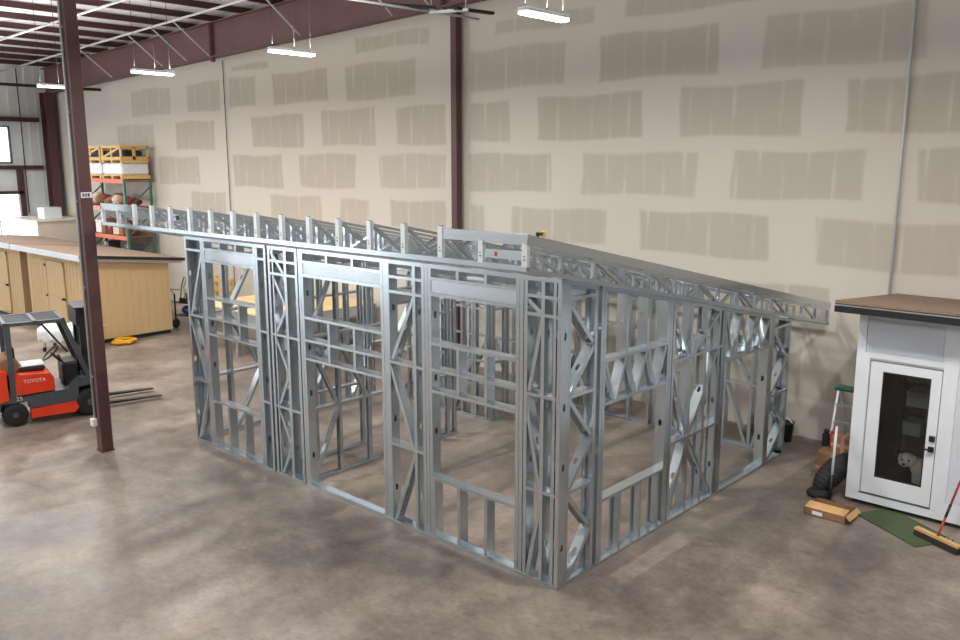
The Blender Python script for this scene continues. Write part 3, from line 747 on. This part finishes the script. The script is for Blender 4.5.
def pallet_crate(x0, x1, z0, label):
    t = thing('wooden_crate', label, 'crate', ((x0+x1)/2, 6.2, z0), 0, 'crates on top of the rack')
    m = MB(); w = x1-x0
    for y in (5.72, 6.6):
        for k in range(3):
            m.box(x0+(w-.09)*k/2, x0+(w-.09)*k/2+.09, y, y+.03, z0+.1, z0+.55)
        m.box(x0, x1, y-.02, y, z0+.1, z0+.19); m.box(x0, x1, y-.02, y, z0+.47, z0+.55)
    for x in (x0, x1-.03):
        m.box(x, x+.03, 5.74, 6.62, z0+.1, z0+.2); m.box(x, x+.03, 5.74, 6.62, z0+.45, z0+.55); m.box(x, x+.03, 6.1, 6.2, z0+.1, z0+.5)
    m.bar((x0+.1,5.73,z0+.18), (x1-.1,5.73,z0+.48), .03, .07)
    obj('slats', m, M_wood, t)
    m = MB()
    for k in range(3): m.box(x0+(w-.1)*k/2, x0+(w-.1)*k/2+.1, 5.72, 6.62, z0, z0+.08)
    m.box(x0, x1, 5.72, 6.62, z0+.08, z0+.1); obj('pallet_base', m, M_wood, t)
    m = MB(); m.bbox(x0+.12, x1-.12, 5.85, 6.5, z0+.1, z0+.4, .04); obj('contents', m, M_black, t)
def wrapped(x0, x1, z0, label):
    t = thing('wrapped_pallet', label, 'pallet load', ((x0+x1)/2, 6.2, z0), 0, 'wrapped pallets on top of the rack')
    m = MB(); w = x1-x0
    for k in range(3): m.box(x0+(w-.1)*k/2, x0+(w-.1)*k/2+.1, 5.7, 6.64, z0, z0+.09)
    m.box(x0, x1, 5.7, 6.64, z0+.09, z0+.12); obj('pallet_base', m, M_wood, t)
    m = MB(); m.bbox(x0+.02, x1-.02, 5.71, 6.63, z0+.12, z0+.5, .05); obj('wrapped_load', m, M_wrap, t)
Z0 = LV[-1]+.002
for (a, b), l in zip(((-25.35,-24.75),(-24.65,-23.15),(-23.05,-21.65)), ('leftmost behind the column', 'in the middle', 'at the right end')):
    wrapped(a, b, Z0, 'white wrapped load on a pallet on top of the rack, '+l)
    pallet_crate(a, b, Z0+.505, 'open slatted pine crate stacked on the wrapped loads, '+l)
rnd = random.Random(5)
def sack(x, z, r, mat, label, grp):
    m = MB(); m.ball((0,0,r.z), r, 14, 9)
    for i, p in enumerate(m.v):
        q = 1+.2*math.sin(14*p[0]+9*p[2]+x*7)*math.cos(13*p[1]+z+x*5)+.08*math.sin(31*p[2]+x*3+20*p[0]); m.v[i] = (p[0]*q, p[1]*q, max(0, p[2]*(1+.1*math.sin(7*p[0]))))
    o = tag(obj('sack', m, mat), label, 'sack', grp); o.location = (x, 6.12+rnd.uniform(-.08,.08), z); return o
for i in range(9):
    sack(-24.98+i*.37, LV[2]+.002, V((.165,.24,.15+.04*((i*7) % 4)/2)), (M_bag, M_bag2, M_bag, M_rust, M_bag)[i % 5], 'lumpy sack on the upper rack shelf under the wrapped pallets', 'sacks on the upper rack shelf')
cols = [M_rust, M_black, M_label, M_card, M_rust, M_bag2, M_card, M_rust]
for i, x in enumerate((-25.0, -24.6, -24.15, -23.75, -23.3, -22.85, -22.45, -22.05)):
    h = .3+.2*((i*5) % 4)/3
    t = thing('carton', 'small carton of mixed colours on the rack shelf behind the truss ends', 'box', (x, 6.1, LV[1]+.002), .1*((i % 3)-1), 'cartons on the middle rack shelf')
    m = MB(); m.bbox(-.17,.17,-.2,.2,0,h,.01); obj('body', m, cols[i], t, True)
    m = MB(); m.box(-.03,.03,-.203,.203,h-.1,h+.002); obj('tape', m, M_cream, t, True)
for i, x in enumerate((-24.9, -24.3, -23.7, -23.15, -22.6, -22.07)):
    h = .45+.2*(i % 3)
    t = thing('carton', 'brown or white carton on the lowest visible rack shelf above the shed roof', 'box', (x, 6.1, LV[0]+.002), .12*((i % 3)-1), 'cartons on the lower rack shelf')
    m = MB(); m.bbox(-.21,.21,-.22,.22,0,h,.01); obj('body', m, (M_card, M_bag2, M_char)[i % 3], t, True)
    m = MB(); m.box(-.03,.03,-.223,.223,h-.12,h+.002); obj('tape', m, M_cream, t, True)

# ------------------------------------------------------------------ tool cart beside the shed
t = thing('tool_cart', 'cluttered wheeled tool cart standing between tan shed and steel frame', 'cart', (-16.35, 4.95, 0), .3)
m = MB()
for x in (-.3, .3):
    for y in (-.35, .35): m.bar((x,y,.12),(x,y,.95), .03, .03)
for z in (.35, .7): m.box(-.32,.32,-.37,.37,z,z+.02)
obj('frame', m, M_black, t, True)
for x, y in ((-.3,-.35),(.3,-.35),(-.3,.35),(.3,.35)):
    m = MB(); m.lathe((x-.025,y,.13), (1,0,0), [(.05,0),(.13,.008),(.13,.042),(.05,.05)], 16); obj('wheel', m, M_rubber, t, True)
m = MB(); m.tube([(-.3,-.35,.95),(-.3,-.5,1.1),(.3,-.5,1.1),(.3,-.35,.95)], .015, 6); obj('handle', m, M_alum, t, True)
for (lab, dx, dy, dz, r, mt, nm) in (('crumpled dark red bundle on the top shelf of the tool cart', 0, -.1, .722, (.2,.16,.13), M_rust, 'cloth_bundle'), ('blue bundle on the lower shelf of the tool cart', -.05, -.1, .372, (.22,.22,.12), M_blue, 'cloth_bundle'), ('black bag at the back of the tool cart top shelf', .05, .24, .722, (.18,.1,.15), M_black, 'tool_bag')):
    m = MB(); m.ball((0,0,r[2]), r, 14, 8)
    for i, p in enumerate(m.v): 
        q = 1+.12*math.sin(14*p[0]+9*p[1]+8*p[2]); m.v[i] = (p[0]*q, p[1]*q, max(0, p[2]))
    o = tag(obj(nm, m, mt), lab, 'bag'); o.location = (-16.35+dx*.95-dy*.29, 4.95+dx*.29+dy*.95, dz)
t = thing('loppers', 'pair of green and black long-handled tools standing up in the tool cart', 'tool', (-16.2, 4.6, .722), .2)
m = MB(); m.tube([(-.1,0,.12),(-.02,0,.5),(.1,0,.72)], .018, 6); obj('green_handle', m, M_green, t, True)
m = MB(); m.tube([(.1,0,.12),(.05,0,.45),(.22,0,.70)], .018, 6); obj('lime_handle', m, M_lime, t, True)
m = MB(); m.bbox(-.13,.13,-.05,.05,0,.14,.02); obj('head', m, M_black, t, True)
t = thing('wooden_pallet', 'two tan wooden pallets leaning together on the shed end, behind the cart', 'pallet', (-16.2, 5.9, 0))
m = MB()
for k in range(5): m.box(-16.7, -15.8, 5.75+.012*k, 5.78+.012*k, .1+.26*k, .22+.26*k)
for x in (-16.7,-16.3,-15.88): m.prism([(x,5.79,.02),(x,5.88,.02),(x,5.95,1.3),(x,5.86,1.3)], (.08,0,0))
obj('slats', m, M_wood, t)

# ------------------------------------------------------------------ forklift
fk = thing('forklift', 'orange and charcoal forklift with raised black mast, parked behind the red column', 'forklift', (-10.645, -1.056, 0), math.radians(-12.8))
def px_(pts, x0, x1): 
    m = MB(); m.prism([(x0,y,z) for y, z in pts], (x1-x0,0,0)); return m
def fo(name, m, mat, par=None): 
    return obj(name, m, mat, par or fk, True)
body = fo('chassis', px_([(-.95,.22),(-.84,.22),(-.8,.42),(-.4,.42),(-.36,.3),(.42,.3),(.42,.55),(.7,.6),(.7,.72),(.45,.72),(.25,.55),(-.25,.52),(-.95,.5)], -.5, .5), M_char)
m = px_([(-1.02,.42),(-.98,.95),(-.9,1.0),(-.68,.98),(-.68,.48)], -.52, .52); fo('counterweight', m, M_orange)
hood = fo('hood', px_([(-.58,.54),(-.58,.86),(-.5,.9),(-.02,.87),(.05,.78),(.05,.56)], -.48, .49), M_orange)
text('maker_name', 'TOYOTA', .085, M_label, hood, Matrix(((0,0,1,.4915),(1,0,0,-.26),(0,1,0,.77),(0,0,0,1))))
text('model_number', '25', .1, M_label, body, Matrix(((0,0,1,.503),(1,0,0,-.52),(0,1,0,.485),(0,0,0,1))))
fo('step', px_([(-.36,.12),(-.36,.28),(.36,.31),(.40,.2),(.34,.12)], .3, .52), M_orange)
fo('step', px_([(-.36,.12),(-.36,.28),(.36,.31),(.40,.2),(.34,.12)], -.52, -.3), M_orange)
m = MB(); m.bbox(-.25,.25,-.5,-.05,.88,.97,.03); m.bbox(-.25,.25,-.6,-.5,.9,1.35,.04); seat = fo('seat', m, M_black)
m = MB(); m.bbox(-.2,.24,-.42,-.05,.972,1.0,.01); fo('seat_paper', m, M_whitep, seat)
m = MB(); m.lathe((0,-.62,1.02), (1,0,0), [(.14,-.3),(.17,-.26),(.17,.26),(.14,.3)], 16); fo('gas_cylinder', m, M_card)
for x in (-.46, .46):
    m = MB(); m.bar((x,-.6,.5),(x,-.6,1.76), .07, .09); fo('rear_post', m, M_char)
    m = MB(); m.bar((x,.27,1.76),(x,.64,.62), .06, .08); fo('front_post', m, M_char)
    m = MB(); m.bar((x*.95,-.05,1.72),(x*.95,.3,1.2), .03, .03); fo('grab_bar', m, M_black)
m = MB()
for x in (-.5, .44): m.box(x, x+.06, -.66, .3, 1.75, 1.81)
for y in (-.66, -.2, .24): m.box(-.5, .5, y, y+.06, 1.75, 1.81)
for k in range(17): m.box(-.42+.052*k, -.40+.052*k, -.64, .26, 1.765, 1.8)
fo('overhead_guard', m, M_char)
m = MB(); m.bbox(-.28,.28,.22,.5,.55,.98,.04); fo('dashboard', m, M_black)
m = MB(); m.tube([(0,.3,.9),(0,.1,1.12)], .025, 8); col_ = fo('steering_column', m, M_black)
m = MB(); ax = V((0,-.67,.74)).normalized(); e1 = X; e2 = ax.cross(e1)
m.tube([V((0,.09,1.13))+.17*(math.cos(q)*e1+math.sin(q)*e2) for q in [2*PI*k/20 for k in range(21)]], .015, 6); m.tube([V((-.17,.09,1.13)), V((.17,.09,1.13))], .01, 6); fo('steering_wheel', m, M_black, col_)
for k in range(3):
    m = MB(); m.tube([(.2+.05*k,.25,.95),(.22+.05*k,.18,1.1)], .01, 6); m.ball((.22+.05*k,.18,1.11), .02, 8, 6); fo('lever', m, M_black)
def wheel(x, y, r, w):
    m = MB(); m.lathe((x,y,r), (1,0,0), [(r*.55,-w/2),(r*.9,-w/2),(r,-w*.36),(r,w*.36),(r*.9,w/2),(r*.55,w/2)], 24); t = fo('wheel', m, M_rubber)
    m = MB(); m.lathe((x,y,r), (1,0,0), [(r*.52,-w/2+.01),(r*.54,w/2-.015),(r*.3,w/2-.04),(r*.22,w/2+.01)], 20); fo('rim', m, M_char, t)
for s in (-1, 1): wheel(s*.41, .6, .25, .2); wheel(s*.41, -.6, .205, .17)
m = MB()
for x in (-.34, .26): m.box(x, x+.08, .54, .68, .1, 1.93)
for x in (-.25, .18): m.box(x, x+.07, .62, .75, .1, 1.88)
for z in (.3, 1.1, 1.8): m.box(-.34, .34, .56, .64, z, z+.12)
mast = fo('mast', m, M_black)
m = MB(); m.box(-.4,.38,.48,.76,1.93,1.96); m.box(-.3,-.05,.58,.61,.45,1.93); m.box(.05,.28,.58,.61,.45,1.93); m.box(-.38,.36,.5,.56,1.62,1.93); fo('mast_cover', m, M_black, mast)
for x in (-.12, .12):
    m = MB(); m.tube([(x,.64,.2),(x,.64,1.7)], .035, 10); fo('lift_cylinder', m, M_black, mast)
m = MB(); m.box(-.5,.42,.77,.82,.18,.3); m.box(-.5,.42,.77,.82,.5,.6); m.box(-.5,-.44,.77,.82,.18,.6); m.box(.36,.42,.77,.82,.18,.6); car = fo('fork_carriage', m, M_black)
for x in (-.62, .0):
    m = MB(); m.prism([(x,.82,.05),(x,.82,.62),(x,.86,.62),(x,.875,.1),(x,1.93,.065),(x,1.93,.05)], (.11,0,0)); fo('fork', m, M_black)
m = MB(); m.box(.3,.44,-.52,-.4,.28,.42); fo('document_pouch', m, M_label)

# ------------------------------------------------------------------ work cart and hose by the shed
t = thing('work_cart', 'low cart with a tan board top and grey sheeting, behind the forklift mast', 'cart', (-15.85, 1.5, 0), .72)
m = MB(); m.bbox(-.7,.68,-.29,.29,.5,.56,.01); obj('top_board', m, M_cardl, t, True)
m = MB()
for x in (-.6, .58):
    for y in (-.24, .24): m.bar((x,y,.1),(x,y,.5), .05, .05)
m.box(-.62,.6,-.25,.25,.22,.25); obj('frame', m, M_alum, t, True)
m = MB(); n = len(m.v)
for i in range(17):
    for j, (yy, zz) in enumerate(((-.30,.24),(-.33,.45),(-.30,.575),(0,.6),(.30,.575))):
        x = -.72+i*.06; m.v.append((x, yy+.03*math.sin(i*1.9+j), zz+.035*math.sin(i*1.3+j*2)+.02))
for i in range(16):
    for j in range(4): m.f.append((i*5+j, (i+1)*5+j, (i+1)*5+j+1, i*5+j+1)); m.sm.append(True)
obj('plastic_sheet', m, M_wrap, t, True)
for x, y in ((-.6,-.24),(.58,-.24),(-.6,.24),(.58,.24)):
    m = MB(); m.lathe((x-.02,y,.06), (1,0,0), [(.03,0),(.06,.005),(.06,.035),(.03,.04)], 12); obj('caster', m, M_rubber, t, True)
m = MB(); pts = []
for i in range(150):
    q = i*.42; r = .2+.04*math.sin(i*.37)+.03*((i//15) % 3); pts.append((r*math.cos(q), r*math.sin(q), .02+.09*i/150+.01*math.sin(i)))
m.tube(pts, .018, 6); o = tag(obj('hose_coil', m, M_yel), 'coil of yellow hose lying on the floor by the shed corner', 'hose'); o.location = (-15.6, 2.62, 0)

# ------------------------------------------------------------------ white shed with the dog
x0, x1, y0, y1, b0 = 1.43, 4.3, 4.58, 6.6, .06
ws = thing('white_shed', 'white panelled shed with glass door and flat shingled roof, right edge', 'shed', (2.8, 5.6, 0))
D0, D1 = 1.60, 2.46
m = MB(); ztp = 2.62; zbk = 2.44
m.box(x0, D0, y0, y0+.1, b0, ztp); m.box(D1, x1, y0, y0+.1, b0, ztp); m.box(D0, D1, y0, y0+.1, 1.97, ztp)
m.box(x0, x0+.1, y0+.1, y1-.1, b0, zbk); m.box(x1-.1, x1, y0+.1, y1-.1, b0, zbk); m.box(x0, x1, y1-.1, y1, b0, zbk)
wl = obj('wall', m, M_whitep, ws)
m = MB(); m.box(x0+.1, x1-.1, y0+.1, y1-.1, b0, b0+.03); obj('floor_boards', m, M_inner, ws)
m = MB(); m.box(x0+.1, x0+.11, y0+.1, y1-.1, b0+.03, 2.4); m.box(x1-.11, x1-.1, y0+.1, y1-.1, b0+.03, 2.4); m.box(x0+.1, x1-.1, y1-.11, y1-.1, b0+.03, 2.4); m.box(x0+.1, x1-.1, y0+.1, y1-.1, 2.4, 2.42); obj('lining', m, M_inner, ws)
m = MB(); m.box(x0+.05, x1-.05, y0+.12, y0+.24, 0, b0); m.box(x0+.05, x1-.05, y1-.3, y1-.1, 0, b0); obj('skid', m, M_black, ws)
m = MB()
for a in ((x0, 1.535, b0+.002, ztp-.03), (2.53, 2.63, b0+.002, ztp-.03)): m.box(a[0], a[1], y0-.02, y0, a[2], a[3])
m.box(1.535, 2.53, y0-.02, y0, 2.0, 2.07); m.box(1.535, D0-.005, y0-.02, y0, .17, 2.0); m.box(D1+.005, 2.53, y0-.02, y0, .17, 2.0); m.box(1.535, 2.53, y0-.02, y0, .062, .165); m.box(2.63, x1, y0-.02, y0, b0+.002, .3)
obj('trim_boards', m, M_whitep, wl)
m = MB(); m.box(1.54, 2.44, y0-.012, y0-.001, 2.085, 2.5); m.box(2.65, x1-.02, y0-.012, y0-.001, .32, 2.5); obj('wall_panel', m, M_whitep2, wl)
m = MB()
for a in ((1.50, 2.47, 2.072, 2.08), (2.445, 2.453, 2.08, 2.53)): m.box(a[0], a[1], y0-.0215, y0-.0205, a[2], a[3])
m = MB(); G0, G1, g0, g1 = 1.765, 2.335, .42, 1.84
for a in ((D0+.01, G0, .185, 1.955), (G1, D1-.01, .185, 1.955)): m.box(a[0], a[1], y0+.0, y0+.05, a[2], a[3])
m.box(G0, G1, y0, y0+.05, .185, g0); m.box(G0, G1, y0, y0+.05, g1, 1.955)
dr = obj('door', m, M_whitep, ws)
m = MB()
for a in ((G0,G0+.018,g0,g1),(G1-.018,G1,g0,g1)): m.box(a[0], a[1], y0+.005, y0+.05, a[2], a[3])
m.box(G0, G1, y0+.005, y0+.05, g0, g0+.018); m.box(G0, G1, y0+.005, y0+.05, g1-.018, g1); obj('glazing_bead', m, M_black, dr)
m = MB(); m.box(G0+.01, G1-.01, y0+.022, y0+.028, g0+.01, g1-.01); obj('glass_pane', m, M_glass, dr)
m = MB(); m.box(2.375, 2.44, y0-.025, y0, 1.05, 1.12); obj('deadbolt', m, M_black, dr)
m = MB(); m.box(2.375, 2.44, y0-.025, y0, .91, .98); m.bar((2.41,y0-.05,.945),(2.30,y0-.05,.945), .02, .02); m.bar((2.41,y0-.05,.945),(2.41,y0-.02,.945), .02, .02); obj('lever_handle', m, M_black, dr)
m = MB(); m.box(D0, D1, y0-.022, y0+.08, .166, .18); obj('threshold', m, M_char, ws)
m = MB(); m.box(D0, D1, y0, y0+.1, b0, .165); obj('sill_board', m, M_whitep, ws)
m = MB(); q0, q1 = V((1.23,4.2,2.61)), V((1.23,6.74,2.40)); d = V((3.3,0,0)); m.prism([q0+Z*.11, q1+Z*.11, q1+Z*.15, q0+Z*.15], d); rf = obj('roof', m, M_shing, ws)
m = MB(); m.prism([q0-Y*.01, q0+Y*.03, q0+Y*.03+Z*.105, q0-Y*.01+Z*.105], d); m.prism([q0, q1, q1+Z*.105, q0+Z*.105], (.03,0,0)); m.prism([q0+Y*.02+Z*.02, q1+Z*.02, q1+Z*.05, q0+Y*.02+Z*.05], d); obj('fascia', m, M_black, rf)
m = MB(); m.prism([q0-Y*.016+Z*.085, q0-Y*.01+Z*.085, q0-Y*.01+Z*.1, q0-Y*.016+Z*.1], d); obj('drip_edge', m, M_alum, rf)

# inside the white shed
sh = thing('storage_shelf', 'dim shelving against the back of the white shed, seen through its glass door', 'shelf', (1.9, 6.2, .13))
m = MB()
for x in (1.58, 2.28): m.box(x, x+.04, 6.0, 6.04, .13, 1.75); m.box(x, x+.04, 6.4, 6.44, .13, 1.75)
obj('post', m, M_char, sh)
for z in (.62, 1.05, 1.4): m = MB(); m.box(1.58, 2.32, 6.0, 6.44, z-.02, z); obj('shelf_board', m, M_char, sh)
for (lab, xa, xb, z, h, mt) in (('lime green lidded bin on the top shelf behind the shed door', 1.66, 2.1, 1.402, .22, M_lime), ('white carton on the middle shelf behind the shed door', 1.68, 2.15, 1.052, .22, M_label), ('small white carton on the bottom shelf behind the shed door', 1.66, 1.9, .622, .2, M_label)):
    t = thing('storage_box', lab, 'box', ((xa+xb)/2, 6.2, z))
    m = MB(); m.bbox(xa, xb, 6.03, 6.38, z, z+h-.03, .01); obj('body', m, mt, t)
    m = MB(); m.bbox(xa-.01, xb+.01, 6.02, 6.39, z+h-.03, z+h, .008); obj('lid', m, mt, t)

dog = thing('dog', 'fluffy white dog looking out through the glass door of the white shed', 'dog', (2.28, 5.0, .13))
m = MB()
hd = V((2.075,4.86,.655))
m.ball((2.33,5.12,.44), (.15,.24,.17)); m.ball((2.25,4.97,.47), (.13,.14,.17)); m.ball((2.19,4.93,.56), (.1,.1,.13))
m.ball(hd, (.105,.1,.095)); m.ball(hd+V((0,-.09,-.035)), (.05,.07,.04)); m.ball(hd+V((0,-.05,.04)), (.06,.06,.05))
for s in (-1, 1):
    m.ball(hd+V((s*.095,.015,.0)), (.028,.05,.07)); m.ball(hd+V((s*.05,-.05,-.03)), (.05,.05,.045))
for x, y in ((2.19,4.92),(2.30,4.94)):
    m.tube([(x,y,.48),(x,y-.01,.3),(x-.005,y-.015,.16)], [.07,.05,.04], 10); m.ball((x-.005,y-.035,.16), (.045,.06,.035))
for x in (2.24, 2.42): m.tube([(x,5.26,.45),(x,5.2,.3),(x,5.28,.24),(x,5.27,.15)], [.1,.075,.045,.04], 10); m.ball((x,5.25,.16), (.045,.06,.035))
m.tube([(2.34,5.34,.52),(2.38,5.42,.62),(2.36,5.38,.7)], [.05,.06,.03], 8)
bd = obj('body', m, M_fur, dog)
rm = bd.modifiers.new('remesh', 'REMESH'); rm.mode = 'VOXEL'; rm.voxel_size = .012; rm.use_smooth_shade = True
sm = bd.modifiers.new('smooth', 'SMOOTH'); sm.iterations = 4; sm.factor = .5
for s in (-1, 1):
    m = MB(); m.ball(hd+V((s*.04,-.093,.017)), .014, 10, 8); obj('eye', m, M_black, dog)
m = MB(); m.ball(hd+V((0,-.158,-.022)), (.021,.016,.016), 10, 8); obj('nose', m, M_black, dog)
m = MB(); m.tube([hd+V((-.03,-.135,-.055)), hd+V((0,-.15,-.062)), hd+V((.03,-.135,-.055))], .004, 6); obj('mouth', m, M_black, dog)

# ------------------------------------------------------------------ things round the white shed
o = thing('door_mat', 'green turf mat on the concrete in front of the white shed', 'mat', (2.27, 4.2, 0), math.radians(-31))
m = MB(); m.bbox(-.5,.52,-.29,.27,0,.014,.005); obj('turf', m, M_mat, o, True)
m = MB(); m.box(-.5,.52,-.3,-.288,.0,.016); obj('edge', m, M_mat, o, True)
t = thing('cardboard_box', 'open shallow cardboard box lying on the floor at the shed corner', 'box', (1.455, 3.97, 0), 0)
m = MB(); A, B, h = V((-.24,-.22,0)), V((.27,-.24,0)), .1
m.box(-.26,.26,-.2,.2,0,.008); m.box(-.26,.26,-.2,-.194,0,h); m.box(-.26,.26,.194,.2,0,h); m.box(-.26,-.254,-.2,.2,0,h); m.box(.254,.26,-.2,.2,0,h); obj('tray', m, M_card, t, True)
m = MB(); m.prism([(-.26,-.2,h),(-.26,-.02,h+.025),(-.26,-.02,h+.03),(-.26,-.2,h+.005)], (.5,0,0)); obj('flap', m, M_cardl, t, True)
m = MB(); m.prism([(.26,-.2,h),(.26,.2,h),(.31,.2,h-.05),(.31,-.2,h-.05)], (.004,0,0)); obj('flap', m, M_cardl, t, True)
m = MB(); m.box(-.16,-.03,-.2015,-.2,.02,.07); obj('label', m, M_label, t, True)
# ribbed black bundle
t = thing('rubber_bundle', 'black ribbed rubber bundle leaning at the shed corner behind the open box', 'bundle', (1.2, 4.75, .012))
m = MB(); prof = []
for i in range(49): 
    u = i/48; r = .155*min(1, (math.sin(PI*min(max(u,.02),.98)))**.45); prof.append((r*(1+.07*(i % 4 < 2)), -.36+.72*u))
m.lathe((1.2,4.68,.3), V((.28,.55,.5)), prof, 20); obj('ribbed_cover', m, M_rubber, t)
m = MB(); m.lathe((1.11,4.5,.1), (0,0,1), [(.16,-.085),(.17,-.05),(.12,.0),(.05,.03)], 16); obj('foot', m, M_rubber, t)
t = thing('dust_mop', 'long white-handled mop standing upright by the shed corner', 'mop', (1.32, 4.36, 0))
m = MB(); m.tube([(1.30,4.38,.38),(1.27,4.5,1.02)], .017, 8); obj('white_handle', m, M_whitep, t)
m = MB(); m.tube([(1.315,4.32,.04),(1.30,4.38,.38)], .017, 8); obj('black_grip', m, M_black, t)
m = MB(); m.bbox(1.22,1.40,4.27,4.35,.0,.05,.015); obj('mop_head', m, M_rubber, t)
t = thing('step_ladder', 'aluminium step ladder with green top cap, folded behind the white shed', 'ladder', (1.05, 5.8, 0))
for x, tx in ((.84,.77), (1.36,1.16)): m = MB(); m.bar((x,5.42,0),(tx,5.93,1.14), .03, .06); obj('front_rail', m, M_alum, t)
for x, tx in ((.86,.77), (1.34,1.16)): m = MB(); m.bar((x,6.3,0),(tx,6.02,1.14), .025, .04); obj('rear_rail', m, M_alum, t)
for k in range(4):
    u = .2+.21*k; m = MB(); m.box(.84-.07*u+.01, 1.36-.2*u-.01, 5.42+.51*u-.06, 5.42+.51*u+.03, 1.14*u-.015, 1.14*u+.015); obj('tread', m, M_alum, t)
m = MB(); m.bbox(.71,1.22,5.88,6.1,1.14,1.19,.015); obj('top_cap', m, M_green, t)
M_ptape = simple('pink_tape', s2l(190,140,128), .5)
for (lab, x, y, z, w, d_, h) in (('large taped brown cardboard box on the floor in front of the step ladder', 1.07, 5.17, 0, .46, .28, .44), ('smaller brown cardboard box on top of the taped one before the step ladder', 1.18, 5.18, .442, .32, .24, .26)):
    t = thing('cardboard_box', lab, 'box', (x, y, z))
    m = MB(); m.bbox(-w/2,w/2,-d_/2,d_/2,0,h,.008); obj('carton', m, M_card, t, True)
    m = MB(); m.box(-.03,.02,-d_/2-.002,d_/2+.002,.005,h+.002); obj('tape', m, M_ptape, t, True)
    m = MB(); m.box(-w/2-.002,w/2+.002,-d_/2-.003,-d_/2-.0021,h*.42,h*.42+.05); obj('tape', m, M_ptape, t, True)
t = thing('tool_caddy', 'small black and red tools hanging on the step ladder', 'tool', (.84, 5.5, .46))
m = MB(); m.bbox(-.08,.02,-.1,-.03,-.06,.14,.015); m.ball((-.03,-.065,.17), .04, 10, 8); obj('tool_body', m, M_black, t, True)
m = MB(); m.bbox(.04,.1,-.1,-.04,-.05,.2,.01); obj('red_handle', m, M_redpole, t, True)

# push broom leaning on the white shed
t = thing('push_broom', 'push broom with red handle leaning against the white shed at right', 'broom', (2.72, 3.95, 0))
a, b = V((2.46,4.04,.066)), V((3.0,3.79,.066)); dd = (b-a).normalized(); nm = V((-dd.y, dd.x, 0))
m = MB(); m.prism([a-nm*.035+Z*.02, a+nm*.035+Z*.02, a+nm*.035+Z*.05, a-nm*.035+Z*.05], b-a); obj('block', m, M_cardl, t)
m = MB(); m.prism([a-nm*.045-Z*.05, a+nm*.045-Z*.05, a+nm*.035+Z*.02, a-nm*.035+Z*.02], b-a); obj('bristles', m, M_bristle, t)
h0 = (a+b)/2+Z*.05; h1 = V((2.9,4.53,1.15)); p = lambda u: h0+(h1-h0)*u
m = MB(); m.tube([p(.32), p(1)], .014, 8); obj('upper_handle', m, M_redpole, t)
m = MB(); m.tube([p(.0), p(.2)], .014, 8); obj('lower_handle', m, M_redpole, t)
m = MB(); m.tube([p(.2), p(.34)], .0165, 8); obj('grip_sleeve', m, M_black, t)
m = MB(); m.tube([a+nm*.03+dd*.42+Z*.03, a+nm*.16+dd*.36+Z*.01, a+nm*.22+dd*.25-Z*.03], .008, 6); obj('brace_wire', m, M_alum, t)
t = thing('dustpan_handle', 'grey metal tube leaning against the shed beside the broom', 'pole', (2.95, 4.2, 0))
m = MB(); m.tube([(2.95,4.16,.03),(3.12,4.54,.7)], .02, 8); obj('tube', m, M_alum, t)
m = MB(); m.tube([(2.945,4.15,.0),(2.955,4.17,.05)], .026, 8); obj('end_cap', m, M_black, t)
t = thing('waste_bin', 'small black bin standing past the far corner of the steel frame', 'bin', (-.2, 6.45, 0))
m = MB(); m.lathe((-.2,6.45,0), (0,0,1), [(.1,0),(.13,.3),(.14,.32),(.11,.32),(.09,.02)], 16); obj('bucket', m, M_black, t)
m = MB(); m.tube([(-.33,6.45,.3),(-.2,6.45,.4),(-.07,6.45,.3)], .006, 6); obj('handle', m, M_alum, t)

# the rest of the hall, behind and beside the viewpoint, with an unseen bay opening added for daylight
m = MB(); m.box(XR, XR+.1, YB, YW, 0, 9.2); struct('wall_right', m, simple('grey_block_wall', s2l(150,153,156), .8, 0, .04, 2))
m = MB(); m.box(XL, -28.5, YB-.1, YB, 0, 9.2); m.box(-20.5, XR, YB-.1, YB, 0, 9.2); m.box(-28.5, -20.5, YB-.1, YB, 5.2, 9.2); struct('wall_front', m, M_siding)
# ------------------------------------------------------------------ world and view
w = bpy.data.worlds.new('world'); S.world = w; w.use_nodes = True
bg = w.node_tree.nodes['Background']; bg.inputs[0].default_value = (.86,.93,1,1); bg.inputs[1].default_value = 6.5
S.view_settings.view_transform = 'Standard'; S.view_settings.look = 'None'; S.view_settings.gamma = 1
S.view_settings.exposure = 0
